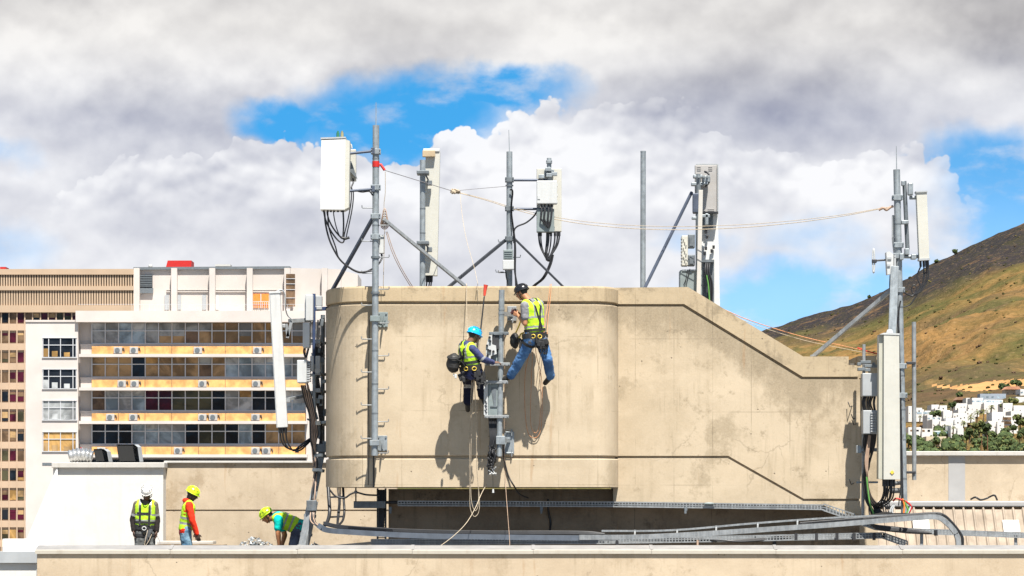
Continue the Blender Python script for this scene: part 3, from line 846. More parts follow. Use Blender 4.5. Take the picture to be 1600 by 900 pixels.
# ground and hill
gm = plain('city_ground', (.20, .19, .17), .95, 0, .2, .01)
m = MB(); m.add([(-9000, -600, -40), (9000, -600, -40), (9000, 12000, -40), (-9000, 12000, -40)], [(0, 1, 2, 3)]); struct(m, 'ground', gm)
RID = [(200, 760), (600, 690), (900, 610), (1060, 566), (1140, 540), (1200, 515), (1300, 486), (1340, 473), (1380, 456), (1430, 428), (1450, 415), (1490, 397), (1530, 377), (1565, 362), (1600, 349), (1700, 312), (1850, 270), (2100, 220), (2500, 190), (3000, 240)]


def ridge(px):
    for (a, ya), (b_, yb) in zip(RID[:-1], RID[1:]):
        if a <= px <= b_: return ya + (yb - ya) * (px - a) / (b_ - a)
    return RID[-1][1]


D0, D1 = 1500.0, 4000.0
PXC = [200 + i * 4 for i in range(701)]
DC = [D0 + (D1 - D0) * j / 320 for j in range(321)] + [D1 + 40 * k * (1 + k * .25) for k in range(1, 16)]


def tz(px, D):
    t = min(1, (D - D0) / (D1 - D0)); r = ridge(px)
    row = 742 + (r - 742) * t
    X = (px - 800) * D / FPX
    z = (HZ - row) * D / FPX
    if D > D1: z = (HZ - r) * D1 / FPX - (D - D1) * .16
    q = Vector((X * .0032, D * .0018, 0)); env = math.sin(math.pi * min(1, t)) ** .7 + .12
    z += (noise.fractal(q, .9, 2.1, 5) * 26 + noise.fractal(q * 5, .8, 2.1, 4) * 5.0) * env * (.25 if t < .42 else 1)
    z += noise.fractal(q * 14, .8, 2.0, 3) * 1.6
    return z


def hill_at(px, row):                                       # the first terrain point under that picture row
    for j in range(1500):
        D = D0 + 60 + (D1 - D0 - 60) * j / 1499
        if HZ - tz(px, D) * FPX / D <= row: break
    return D


def HP(px, row, D=None):
    D = D or hill_at(px, row); return Vector(((px - 800) * D / FPX, D + CAMY, tz(px, D)))


hm, b = newmat('hill_fynbos'); v, x, y, z = objco()
n1 = nz(v, .0035, 8, .62, .8); n2 = nz(v, .02, 7, .7); n3 = nz(v, .0022, 6, .62, .8); n4 = nz(v, .09, 4, .7)
c = mixc(sstep(n1, .4, .62), (.075, .072, .028), (.215, .122, .046))            # olive scrub against dry gold grass
c = mixc(sstep(n3, .47, .60) * .75, c, (.082, .06, .036))
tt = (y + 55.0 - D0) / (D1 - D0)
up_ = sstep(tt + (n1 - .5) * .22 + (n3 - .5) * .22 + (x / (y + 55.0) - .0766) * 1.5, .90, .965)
c = mixc(sstep(nz(v, .0045, 6, .65), .5, .6) * .6, c, (.066, .076, .026))
c = mixc(up_ * .95, c, (.024, .023, .029))                                   # cloud shadow over the crest, painted into the slope colour
c = mixc(sstep(n2, .50, .70) * .6, c, (.045, .043, .018))
c = mixc(sstep(n2, .45, .33) * .4 , c, (.28, .16, .065))
n5 = nz(v, .22, 4, .7)
c = mixc(sstep(n4, .5, .66) * .5, c, (.06, .05, .024)); c = mixc(sstep(n5, .52, .66) * .4, c, (.05, .045, .02)); c = mixc(sstep(n5, .46, .32) * .35, c, (.28, .19, .1))
low_ = sstep(tt, .50, .40) * sstep(tt, .26, .34) * sstep(n2 * .5 + n1 * .5, .42, .56); c = mixc(low_ * .7, c, (.075, .05, .034))
E.nt.links.new(c, b.inputs['Base Color']); b.inputs['Roughness'].default_value = 1; b.inputs['Specular IOR Level'].default_value = 0
bump(b, n2 + n4 * .4, .9, 8.0)
m = MB(); vs = []
for D in DC:
    for px in PXC: vs.append(Vector(((px - 800) * D / FPX, D + CAMY, tz(px, D))))
W = len(PXC); fs = [(j * W + i, j * W + i + 1, (j + 1) * W + i + 1, (j + 1) * W + i) for j in range(len(DC) - 1) for i in range(W - 1)]
TRK = [(1452, 600, 2.5), (1466, 603, 4.5), (1490, 605, 6), (1520, 606, 11), (1545, 603, 14), (1570, 600, 12), (1610, 596, 9), (1660, 590, 8), (1720, 588, 6)]
tri = []; rest = []
for f_ in fs:
    c = (vs[f_[0]] + vs[f_[2]]) / 2; D = c.y - CAMY; px = 800 + c.x * FPX / D; row = HZ - c.z * FPX / D; hit = False
    if D < D1 - 400:
        for (a, ra, wa), (b_, rb_, wb) in zip(TRK[:-1], TRK[1:]):
            if a <= px < b_:
                t = (px - a) / (b_ - a); hit = abs(row - (ra + (rb_ - ra) * t) - 1.2 * noise.noise(Vector((px * .2, 0, 0)))) < (wa + (wb - wa) * t) * .5 + .8 * noise.noise(Vector((px * .3, row, 5)))
    (tri if hit else rest).append(f_)
fs = rest
m.add(vs, fs, 0, True)
ap = [Vector(((px - 800) * D0 / FPX, D0 + CAMY, tz(px, D0))) for px in PXC]; m.add(ap + [Vector((p.x * .9, p.y - 260, -41)) for p in ap], [(i, i + W, i + W + 1, i + 1) for i in range(W - 1)], 0, True)
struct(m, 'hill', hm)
# dirt track along the slope
dm = plain('dirt', (.36, .20, .085), 1, 0, .15, .02, 0)
m = MB(); us = sorted({i for f_ in tri for i in f_}); mp = {v_: i for i, v_ in enumerate(us)}; m.add([vs[i] for i in us], [[mp[i] for i in f_] for f_ in tri], 0, True); struct(m, 'dirt_track', dm)

# scrub tufts give the slope its grain
bu = MB(); rs = random.Random(3); ico = []
bm = bmesh.new(); bmesh.ops.create_icosphere(bm, subdivisions=1, radius=1); iv = [v_.co.copy() for v_ in bm.verts]; ifc = [[v_.index for v_ in f.verts] for f in bm.faces]; bm.free()
for i in range(1500):
    px = rs.uniform(1130, 1720); D = rs.uniform(D0 + 500, D1 + 20)
    if noise.fractal(Vector((px * .02, D * .004, 3)), 1, 2, 3) < rs.uniform(-.4, .5) and rs.random() < .7: continue
    c = Vector(((px - 800) * D / FPX, D + CAMY, tz(px, D))); s_ = rs.uniform(.5, 1.7) * (1.5 if rs.random() < .05 else 1)
    bu.add([c + Vector((q.x * s_ * 1.2, q.y * s_ * 1.2, q.z * s_ * .7 + s_ * .25)) * 1.0 for q in iv], ifc, rs.choice((0, 0, 1, 2)))
solo(bu, 'scrub', [plain('scrub_dark', (.045, .045, .018), 1, 0, .3, .1, 0), plain('scrub_olive', (.10, .085, .03), 1, 0, .3, .1, 0), plain('scrub_brown', (.08, .052, .034), 1, 0, .3, .1, 0)],
     'low dark scrub dotted over the golden hillside', 'scrub', None, 'stuff')

# leafy crowns
def leafy(mb, c, r, n, leaf, rs, mis=(0, 1), squash=.8):
    for i in range(n):
        d = Vector((rs.gauss(0, 1), rs.gauss(0, 1), rs.gauss(0, 1))).normalized(); rad = r * (rs.random() ** .45) * (.75 + .5 * noise.noise(d * 1.7 + c * .37))
        p = c + Vector((d.x * rad, d.y * rad, d.z * rad * squash)); q = Vector((rs.gauss(0, 1), rs.gauss(0, 1), rs.gauss(0, 1))).normalized()
        a = d.cross(q).normalized() * leaf * rs.uniform(.6, 1.3); b2 = (d + q * .7).normalized().cross(a).normalized() * leaf * rs.uniform(.6, 1.2)
        mb.add([p - a, p + b2, p + a, p - b2], [(0, 1, 2, 3)], rs.choice(mis))


LF = [plain('leaf_dark', (.045, .066, .024), .9, 0, .3, .2, .2), plain('leaf_mid', (.095, .115, .038), .9, 0, .3, .2, .2), plain('leaf_olive', (.13, .125, .045), .9, 0, .3, .2, .2)]
bark = plain('bark', (.10, .065, .04), .95, 0, .2, .5)
rs = random.Random(21); tl = MB()
for i in range(170):
    px = rs.uniform(1405, 1700); t = (px - 1420) / 180
    lo_, hi_ = 708, 672 - 14 * max(0, t - .75) * 3 + 7 * math.sin(px * .11)
    row = rs.uniform(hi_, lo_); D = 1560 + (lo_ - row) * 7.5
    c = Vector(((px - 800) * D / FPX, D + CAMY, (HZ - row) * D / FPX)); r = rs.uniform(2.2, 4.6)
    tl.ball(c, (r * .62, r * .62, r * .55), 8, 0); leafy(tl, c, r, 120, .62, rs, rs.choice(((0, 0, 1), (0, 1, 1), (1, 2, 0))))
    tl.cyl(Vector((c.x, c.y, tz(px, max(D, D0)) - 2)), c, .3, .2, 5, 3)
solo(tl, 'treeline', LF + [bark], 'dense dark green trees along the foot of the white houses', 'woodland', None, 'stuff')

HZL = [  # zoomed outline x0,x1,y0,y1 ; depth ; windows ; label
    (60, 190, 350, 470, 4, 'white flat block at the upper left end, just right of the grey pole'),
    (140, 292, 384, 470, 5, 'white house with a band of blue glass below the upper left block'),
    (292, 440, 336, 400, 3, 'small white house highest on the left, under the dry grass'),
    (330, 470, 378, 500, 4, 'white cube house in the second row, left of the dark shrub'),
    (60, 296, 562, 680, 4, 'long low white house with dark window strip in the lowest left row'),
    (250, 384, 440, 560, 3, 'white terrace house just below the blue glass band'),
    (300, 484, 484, 600, 5, 'broad white terraced house left of the lone palm'),
    (310, 500, 598, 670, 0, 'low white terrace with a pale teal front under the lone palm'),
    (240, 440, 655, 720, 0, 'cream boundary wall along the lowest left row'),
    (410, 640, 400, 520, 7, 'wide white block in the middle of the cluster'),
    (440, 604, 470, 590, 5, 'white block right of the middle with small square windows'),
    (530, 762, 322, 420, 6, 'wide white block under the brown tiled house'),
    (640, 722, 268, 350, 3, 'tall narrow white block right of the brown tiled house'),
    (700, 1000, 268, 390, 9, 'longest white block in the top row under the grey modern house'),
    (780, 1040, 226, 275, 5, 'grey blue modern house with dark windows above the longest block'),
    (540, 622, 288, 335, 2, 'small brown house with a dark tiled roof above the cluster'),
    (1030, 1190, 182, 250, 3, 'cream villa with a terracotta roof at the upper right'),
    (1184, 1330, 180, 270, 4, 'white and blue glazed house cut by the right picture edge'),
    (1010, 1330, 320, 440, 8, 'broad white block on the right slope, above the balconies'),
    (900, 1150, 410, 590, 6, 'large white house with stacked balconies on the right'),
    (860, 1010, 500, 610, 3, 'low white annex left of the stacked balconies'),
    (1140, 1330, 258, 330, 4, 'upper white block near the right picture edge'),
    (560, 722, 385, 480, 4, 'white block between the middle one and the palms'),
    (820, 1000, 322, 400, 3, 'white wall block right of the tall palms'),
    (486, 604, 545, 680, 3, 'tall white block just right of the lone palm'),
    (1090, 1330, 400, 490, 5, 'white stepped block above the right hand trees')]
hw = plain('house_white', (.60, .585, .56), .9, 0, .04, .05); hcream = plain('house_cream', (.50, .42, .30), .9, 0, .06, .05); hgrey = plain('house_grey', (.27, .31, .36), .7, 0, .06, .05)
hbrown = plain('house_brown', (.22, .12, .07), .9, 0, .1, .05); terr = plain('terracotta', (.40, .19, .11), .9, 0, .1, .1); teal = plain('teal_front', (.24, .36, .38), .5, 0, .06, .1)
rs = random.Random(9)
for x0, x1, y0, y1, nw, lb in HZL:
    cx = lambda q: 1410 + q / 6.426
    cy = lambda q: 580 + q / 6.426
    px0, px1, r0, r1 = cx(x0), cx(x1), cy(y0), cy(y1)
    D = 1690 + (694 - r1) * 8.2
    Yh = D + CAMY
    hs_ = thing('hillside_house', lb, 'house', P((px0 + px1) / 2, r1, Yh), 'white houses on the hillside')
    mt = hgrey if 'grey blue' in lb else hcream if ('cream' in lb) else hbrown if 'brown house' in lb else hw
    m = MB(); q = rs.uniform(.3, .55); xm = px0 + (px1 - px0) * q; st = (r1 - r0) * rs.uniform(.12, .22)
    if nw >= 3 and mt is hw:
        m.prism([(px0, r0), (xm, r0), (xm, r1 + 6), (px0, r1 + 6)], Yh, Yh + 22); m.prism([(xm + .03, r0 + st), (px1, r0 + st), (px1, r1 + 6), (xm + .03, r1 + 6)], Yh - 4, Yh + 20, 0, Yh)
    else: m.prism([(px0, r0), (px1, r0), (px1, r1 + 6), (px0, r1 + 6)], Yh, Yh + 14)
    part(m, 'wall', mt, hs_)
    if 'terracotta' in lb or 'dark tiled' in lb:
        m = MB(); m.prism([(px0 - 1, r0 + .3), (px0 + 4, r0 - 4.5), (px1 - 4, r0 - 4.5), (px1 + 1, r0 + .3)], Yh - 2, Yh + 16, 0, Yh); part(m, 'roof', terr if 'terra' in lb else hbrown, hs_)
    if 'teal' in lb: m = MB(); m.pbox(px0 + 2, px1 - 3, r0 + 1.5, r0 + 5.5, Yh - .4, .5); part(m, 'glazed_front', teal, hs_)
    if 'stacked balconies' in lb and 'large' in lb:
        for k_ in range(3):
            m = MB(); m.pbox(px0 + 17, px0 + 30, r0 + 8 + k_ * 6.5, r0 + 12 + k_ * 6.5, Yh - 4.6, .4); part(m, 'balcony', GL['brown'], hs_)
    for k_ in range(nw):
        wx = px0 + (px1 - px0) * (k_ + .5) / nw + rs.uniform(-1, 1); wy = r0 + st + 3 + rs.random() * max(1, (r1 - r0) * .45 - 3); big = 'strip' in lb or 'band' in lb or 'modern' in lb or 'glazed' in lb
        wyy = r0 + 4 if big else wy
        wsz = 1.9 if big else rs.uniform(.55, 1.0)
        m = MB(); m.pbox(wx - wsz, wx + wsz, wyy, wyy + (2.8 if big else rs.uniform(1.3, 2.0)), Yh - 4.15, .3); part(m, 'window', GL['blue' if big and 'strip' not in lb else rs.choice(['dark', 'grey', 'brown', 'dark'])], hs_)


def palm(px, row, h, lb, D):
    b0_ = P(px, row, D + CAMY); hh = h * D / FPX; tp_ = b0_ + Vector((hh * .05, 0, hh * .8))
    t = thing('palm_tree', lb, 'palm', b0_, 'palms among the white houses')
    m = MB(); m.cyl(b0_, tp_, .42, .3, 7); part(m, 'trunk', bark, t)
    m = MB()
    for i in range(34):
        a = rs.uniform(0, 6.28); e_ = rs.uniform(-.7, 1.1); L = hh * rs.uniform(.24, .36); o = Vector((math.cos(a), math.sin(a), 0)); s_ = Vector((-o.y, o.x, 0))
        p0 = tp_; p1 = tp_ + o * L * .6 * math.cos(e_) + Vector((0, 0, L * .6 * math.sin(e_))); p2 = p1 + o * L * .5 + Vector((0, 0, -L * .35))
        w_ = hh * .035; m.add([p0, p1 + s_ * w_, p2, p1 - s_ * w_], [(0, 1, 2, 3)], rs.choice((0, 1)))
    part(m, 'crown', [LF[1], LF[2]], t)


def tree(px, row, h, wd, lb, D, cols=(0, 1)):
    b0_ = P(px, row, D + CAMY); k_ = D / FPX
    t = thing('hillside_tree', lb, 'tree', b0_, 'trees among the white houses')
    m = MB(); m.cyl(b0_ - Vector((0, 0, 3)), b0_ + Vector((0, 0, h * k_ * .6)), .5, .25, 6); part(m, 'trunk', bark, t)
    m = MB(); 
    for i in range(5):
        c = b0_ + Vector((rs.uniform(-.45, .45) * wd * k_, rs.uniform(-.3, .3) * wd * k_, h * k_ * rs.uniform(.4, .85))); leafy(m, c, wd * k_ * .42, 130, .10 * wd * k_ + .25, rs, cols)
        m.ball(c, wd * k_ * .24, 6, cols[0])
    part(m, 'crown', LF, t)


Dz = lambda row: 1640 + (694 - row) * 8.2
for px, row, h, lb in ((1489, 681, 16, 'lone short palm standing before the white terrace'), (1505, 678, 22, 'leftmost of the brownish palm clump in the middle of the houses'), (1516, 672, 25, 'palm in the clump left of the tallest one'),
                       (1526, 664, 25, 'bushy palm high in the clump, below the white wall block'), (1536, 668, 30, 'tallest palm of the clump, left of the low annex'), (1548, 654, 22, 'palm at the upper right end of the clump'),
                       (1556, 668, 10, 'tiny palm in front of the stacked balconies'), (1437, 662, 14, 'small palm between the grey pole and the long low house')):
    palm(px, row, h, lb, Dz(row))
for px, row, h, wd, lb, cl in ((1515, 684, 20, 14, 'dark round tree at the foot of the palm clump', (0, 1)), (1530, 682, 24, 18, 'dense olive tree under the middle of the palm clump', (1, 2)), (1541, 682, 20, 14, 'purple brown tree right of the palm clump', (0, 0)),
                               (1568, 640, 11, 13, 'light green tree above the longest white block at right', (1, 2)), (1582, 631, 8, 14, 'pale bush below the cream villa', (2, 1)), (1571, 609, 9, 14, 'dark tree left of the terracotta roof', (0, 0)),
                               (1588, 602, 7, 14, 'dark tree above the terracotta roof', (0, 1)), (1488, 640, 13, 9, 'dark conical shrub left of the brown tiled house', (0, 0)), (1500, 621, 7, 12, 'green bush on the bare slope above the brown house', (0, 1)),
                               (1462, 652, 9, 14, 'green garden tree right of the blue glass band', (0, 1)), (1594, 668, 20, 18, 'bright green tree at the right picture edge', (1, 2))):
    tree(px, row, h, wd, lb, Dz(row) - 12, cl)
for px, h, wd, lb in ((1492, 10, 12, 'round dark tree standing out on the ridge line'), (1463, 5, 10, 'flat dark bush on the ridge just left of the round tree'), (1358, 5, 7, 'little bush on the ridge left of the mast')):
    D = D1 - 10; b0_ = HP(px, 0, D); k_ = D / FPX
    t = thing('ridge_tree', lb, 'tree', b0_, 'trees on the ridge'); m = MB(); m.cyl(b0_ - Vector((0, 0, 2)), b0_ + Vector((0, 0, h * k_ * .5)), .6, .4, 6); part(m, 'trunk', bark, t)
    m = MB(); m.ball(b0_ + Vector((0, 0, h * k_ * .55)), (wd * k_ * .36, wd * k_ * .36, h * k_ * .36), 8, 0); leafy(m, b0_ + Vector((0, 0, h * k_ * .55)), wd * k_ * .5, 260, .8, rs, (0, 0, 1)); part(m, 'crown', LF, t)
for px, y0, lb in ((1543, 680, 'tallest thin rusty pole among the dark trees'), (1534, 684, 'thin rusty pole left of the tallest one among the trees')):
    m = MB(); m.cyl(P(px, 715, 1480), P(px, y0, 1480), .28, .2, 6); solo(m, 'thin_pole', plain('rust' + str(px), (.14, .06, .03), .9), lb, 'pole')
# ------------------------------------------------------------------ masts, antennas, radio units, cables
def collar(m, p, r, h=.05, mi=0, ext=1.35):
    m.cyl(p - Vector((0, 0, h / 2)), p + Vector((0, 0, h / 2)), r * ext, None, 14, mi)


def clampset(m, p, r, mi=0, w=2.6, h=.07):
    """split clamp: two plates and four bolts round a pipe"""
    m.nxt(); m.lock = True
    m.box(p + Vector((0, -r - .012, 0)), (r * w, .02, h), None, mi, .003); m.box(p + Vector((0, r + .012, 0)), (r * w, .02, h), None, mi, .003)
    for sx in (-1, 1):
        for sz in (-1, 1):
            q = p + Vector((sx * r * w * .42, 0, sz * h * .28)); m.cyl(q - Vector((0, r + .05, 0)), q + Vector((0, r + .05, 0)), .009, None, 6, mi)
    m.lock = False


def hang(a, b, drop, n=16, dy=0.0):
    lo = min(a.z, b.z) - drop
    return bez(a, Vector((a.x + (b.x - a.x) * .05, a.y + dy, lo)), Vector((b.x - (b.x - a.x) * .05, b.y + dy, lo)), b, n)


def steel(lb_, cat, name, p0, p1, rpx, mat='galv', joints=(), whip=None, loc=None):
    Y = p0.y; r = M(rpx, Y); t = thing(name, lb_, cat, loc or p1)
    m = MB(); m.cyl(p0, p1, r, None, 18); part(m, 'pole', MAT[mat], t)
    if joints:
        m = MB()
        for f in joints:
            q = p0.lerp(p1, f); m.cyl(q - Vector((0, 0, .012)), q + Vector((0, 0, .012)), r * 1.045, None, 18)
        part(m, 'joint_ring', MAT['galv_d'], t)
    if whip:
        m = MB(); m.cyl(p0, whip, .009, .005, 6); part(m, 'lightning_rod', MAT['galv'], t)
    return t


def strut(t, a, b, w, mat, name='brace'):
    m = MB(); m.bar(a, b, w, w, 0, .004); return part(m, name, MAT[mat], t)


# --- tall mast bolted to the block
YA = -.3
A0, A1 = P(587.5, 196, YA), P(585.5, 712, YA)
ma = steel('tall galvanised mast with step pegs bolted to the rounded block on its left', 'mast', 'steel_mast', A0, A1, 5.2, 'galv', [(y - 196) / 516 for y in (248, 300, 352, 404, 462, 548, 600, 646)], P(587.6, 160, YA))
pA = lambda y: A0.lerp(A1, (y - 196) / 516)
rA = M(5.2, YA)
m = MB()
for y in (237, 293, 338, 370): clampset(m, pA(y), rA, 0, 2.9, .085)
part(m, 'clamp', MAT['galv'], ma)
m = MB()
for y in (402, 457.5): collar(m, pA(y), rA, .035)
part(m, 'strap', MAT['galv_d'], ma)
for i, y in enumerate((327, 378, 428, 478, 530, 581, 632, 688)):
    pass
for y in (325, 377, 427, 477, 530, 581.5, 633, 685):
    q = pA(y); m = MB(); m.tube([q - Vector((rA * .8, 0, 0)), q - Vector((rA + .16, 0, 0)), q - Vector((rA + .168, 0, -.01)), q - Vector((rA + .17, 0, -.045))], .0085, 6); part(m, 'step_peg', MAT['galv_l'], ma)
for y in (352, 402, 452, 505, 556, 608, 659, 708):
    q = pA(y); m = MB(); m.tube([q + Vector((rA * .8, 0, 0)), q + Vector((rA + .16, 0, 0)), q + Vector((rA + .168, 0, .01)), q + Vector((rA + .17, 0, .045))], .0085, 6); part(m, 'step_peg', MAT['galv_l'], ma)
for y in (498, 692):
    q = pA(y); m = MB(); m.box(Vector((q.x + .10, -.012, q.z)), (.19, .02, .25), None, 0, .004)
    m.box(Vector((q.x + .03, -.13, q.z + .03)), (.012, .22, .2)); m.box(Vector((q.x + .12, -.10, q.z - .02)), (.012, .18, .16)); m.box(q + Vector((0, 0, .0)), (.16, .16, .09), None, 0, .005)
    for sx in (.05, .17):
        for sz in (-.1, .1): m.cyl(Vector((q.x + sx, -.04, q.z + sz)), Vector((q.x + sx, -.02, q.z + sz)), .014, None, 6)
    part(m, 'wall_bracket', MAT['greypaint'] if y < 600 else MAT['galv'], ma)
strut(ma, P(582, 342, YA), P(519, 454, 1.3), .052, 'bluesteel'); strut(ma, P(599, 342, YA), P(729, 449, .7), .05, 'galv_l')
m = MB(); m.tube([P(583.5, 700, -.16), P(584, 735, -.02), P(584, 762, -.02)], .014, 6); m.tube([P(577, 500, -.012), P(575.5, 600, -.012), P(576.5, 690, -.012), P(575.5, 758, -.012)], .006, 5); part(m, 'earth_cable', MAT['dark'], ma)
m = MB(); m.cyl(pA(252) + Vector((0, 0, 0)), pA(261), rA * 1.12, None, 14); m.tube([pA(257) + Vector((rA, 0, 0)), P(595, 257, YA), P(601, 266, YA)], .022, 6); part(m, 'sling', MAT['red'], ma, 'red webbing sling tied round the mast')
# small junction box on the mast side
jb = thing('junction_box', 'slim pale junction box fixed behind the tall left mast under its clamps', 'junction box', P(598, 400, -.15)); m = MB(); m.pbox(592, 600.5, 367, 396, -.2, .12, 0, .01); part(m, 'housing', MAT['whitebox'], jb)
m = MB(); m.tube([P(596, 396, -.15), P(596.5, 404, -.15), P(592, 412, -.2), P(588, 418, -.28)], .013, 6); part(m, 'lead', MAT['cable'], jb)

# --- white box antenna on two arms
ba = thing('box_antenna', 'big white scuffed box antenna held out left of the tallest mast', 'antenna', P(524, 327, -.42))
m = MB(); m.prism([(502, 219), (540, 217.5), (538.5, 327.5), (500.5, 327)], -.62, -.18); part(m, 'radome', MAT['radome_w'], ba)
m = MB(); m.prism([(540.2, 218), (546.5, 220), (545, 324), (538.8, 327)], -.56, -.16); part(m, 'side_cover', MAT['radome'], ba)
m = MB(); m.prism([(502, 217), (541, 215.6), (541, 218), (502, 219.4)], -.60, -.2, 0, -.4); part(m, 'top_rim', MAT['greybox'], ba)
for y0, y1 in ((240, 236), (298.5, 295.5)):
    m = MB(); m.cyl(P(545, y0, -.3), P(584, y1, -.3), .022, None, 10); m.box(P(583, y1, -.3), (.06, .16, .1), None, 0, .004); part(m, 'arm', MAT['bluesteel'], ba)
m = MB(); m.tube([P(545.5, 225, -.3), P(549, 226, -.3), P(550, 232, -.3)], .01, 5); m.pbox(545, 556, 233, 282, -.12, .2, 0, .01); part(m, 'radio_unit', MAT['radome'], ba)
m = MB(); m.prism([(546, 252), (549, 252), (558.5, 280), (547, 268)], -.2, -.14); part(m, 'tilt_bracket', MAT['galv_d'], ba)
for x in (528, 534.5):
    m = MB(); m.cyl(P(x, 218, -.4), P(x, 207, -.4), .028, .024, 8); m.cyl(P(x, 207, -.4), P(x, 204.5, -.4), .014, None, 8); part(m, 'cable_gland', plain('green_fitting%d' % x, (.03, .16, .09) if x < 530 else (.28, .26, .14), .5), ba)
m = MB()
for x in (506, 512, 517, 522, 528, 534, 536.5): m.cyl(P(x, 327, -.4), P(x, 331.5, -.4), .018, None, 8)
part(m, 'connectors', MAT['dark'], ba)
cb = MB()
for a, b_, d, r in (((506, 331), (538, 372), .35, .013), ((511, 331), (540, 372), .2, .013), ((521, 331), (533, 371), .15, .009), ((536, 331), (536, 372), .02, .014), ((552, 300), (541, 372), .02, .01), ((549, 300), (537, 373), .02, .01)):
    pa, pb = P(*a, -.4), P(*b_, -.38); cb.tube(bez(pa, pa - Vector((-.02, 0, .25)), pb + Vector((.0, 0, .1 - d)), pb, 14), r, 6)
cb.tube([P(533, 371, -.38), P(540, 373, -.38), P(546, 371, -.38)], .022, 6)
cb.tube(smooth_path([P(507, 331, -.4), P(509, 352, -.4), P(516, 378, -.4), P(530, 404, -.36), P(546, 418, -.33), P(562, 425, -.31), P(581, 423, -.3)]), .015, 6)
cb.tube(smooth_path([P(512, 331, -.36), P(514, 356, -.36), P(524, 385, -.36), P(530, 404, -.33), P(548, 420, -.30), P(566, 426, -.29), P(588, 416, -.29), P(597, 404, -.2), P(597, 398, -.16)]), .012, 6)
cb.tube(smooth_path([P(556, 298, -.3), P(566, 300, -.3), P(577, 299, -.3), P(582, 305, -.34)]), .012, 6)
cb.tube(smooth_path([P(551, 277, -.1), P(552, 285, -.15), P(549, 293, -.2), P(552, 300, -.3)]), .014, 6)
part(cb, 'jumper_cables', MAT['cable'], ba)

# --- slim panel on its own pipe
pb_ = thing('panel_antenna', 'tall slim cream panel antenna on a short pipe, second mast from left', 'antenna', P(668, 450, 2.4))
m = MB(); m.cyl(P(660.5, 250, 2.4), P(660, 470, 2.4), M(4.4, 2.4), None, 16); part(m, 'pole', MAT['galv'], pb_)
m = MB(); m.prism([(665, 236), (687.5, 236), (683, 430), (663.5, 430)], 2.62, 2.9, 0, 2.6); part(m, 'radome', MAT['radome'], pb_)
m = MB(); m.pbox(661, 687, 232, 237, 2.6, .34, 0, .01); part(m, 'end_cap', MAT['whitebox'], pb_)
m = MB(); m.pbox(660, 680, 235, 245, 2.52, .09, 0, .01); part(m, 'top_bracket', MAT['coping'], pb_)
m = MB()
for y in (269, 379): m.pbox(651, 670, y - 3, y + 2.5, 2.2, .35, 0, .01); m.box(P(671, y + 17 if y < 300 else y + 11, 2.5), (.09, .12, .08), None, 0, .005); m.bar(P(664, y + 2, 2.4), P(671, y + 16 if y < 300 else y + 10, 2.5), .02)
part(m, 'pipe_clamp', MAT['galv_d'], pb_)
m = MB()
for y in (286, 326, 364): collar(m, P(660.4, y, 2.4), M(4.4, 2.4), .02, 0, 1.06)
part(m, 'joint_ring', MAT['galv_d'], pb_)
m = MB()
for x in (667, 671, 674): m.cyl(P(x, 430, 2.72), P(x, 441, 2.72), .028, .022, 8); m.tube([P(x, 440, 2.72), P(x - 1, 450, 2.72), P(x, 465, 2.7)], .012, 6)
part(m, 'jumper_cables', MAT['cable'], pb_)

# --- centre mast with dark braces, and the antenna on its right
YC = 2.0
mc_ = steel('mid grey mast with two black braces standing on the roof behind the climbers', 'mast', 'steel_mast', P(796, 237, YC), P(796, 468, YC), 4.7, 'galv', (), P(795, 203, YC))
m = MB(); rC = M(4.7, YC)
for y in (281, 326, 373): clampset(m, P(796, y, YC), rC, 0, 2.9, .08)
collar(m, P(796, 290, YC), rC, .02); part(m, 'clamp', MAT['galv_d'], mc_)
strut(mc_, P(790, 375, YC), P(698, 451, YC - .6), .05, 'blackst'); strut(mc_, P(802, 371, YC), P(884, 452, YC - .4), .034, 'blackst')
for x, y, s_ in ((791, 378, -1), (801, 402, 1), (791, 426, -1), (787, 425, -1)):
    m = MB(); q = P(x, y, YC); m.tube([q, q + Vector((s_ * .13, 0, 0)), q + Vector((s_ * .135, 0, .04))], .008, 6); part(m, 'step_peg', MAT['galv_d'], mc_)
jb = thing('junction_box', 'two tone junction box low on the middle mast above the parapet', 'junction box', P(795, 421, YC - .15)); m = MB(); m.pbox(785.5, 803, 406, 421, YC - .22, .14, 0, .012); part(m, 'housing', MAT['whitebox'], jb)
m = MB(); m.pbox(786.5, 802, 390, 406, YC - .2, .12, 0, .01)
for i in range(4): m.pbox(788, 800, 392 + i * 3.4, 393.4 + i * 3.4, YC - .215, .02)
part(m, 'cover', MAT['greypaint'], jb)
m = MB()
for x, e in ((804, 808), (805, 806)): m.tube(smooth_path([P(797, 296, YC - .1), P(801, 300, YC - .1), P(799, 330, YC - .1), P(x, 380, YC - .1), P(x, 420, YC - .1), P(e, 446, YC - .1), P(e, 466, YC)]), .014, 6)
m.tube([P(790, 421, YC - .1), P(791, 432, YC - .1), P(794, 445, YC - .1)], .012, 6); part(m, 'cable', MAT['cable'], mc_)
an = thing('panel_antenna', 'pale panel antenna seen from behind with radio boxes right of the middle mast', 'antenna', P(857, 365, YC))
m = MB(); m.cyl(P(858, 247, YC), P(858, 366, YC), M(3.6, YC), None, 14); part(m, 'pipe', MAT['galv'], an)
m = MB(); m.pbox(838.5, 877.5, 263, 362, YC + .12, .14, 0, .012); part(m, 'radome', MAT['radome'], an)
for y in (281.5, 326.5):
    m = MB(); m.cyl(P(800, y, YC), P(858, y, YC), .022, None, 10); part(m, 'arm', MAT['bluesteel'], an)
m = MB(); m.pbox(838.5, 870.5, 282, 318.5, YC - .32, .2, 0, .015)
for y in (287, 303, 313): m.pbox(869.5, 871.5, y, y + 4, YC - .3, .1)
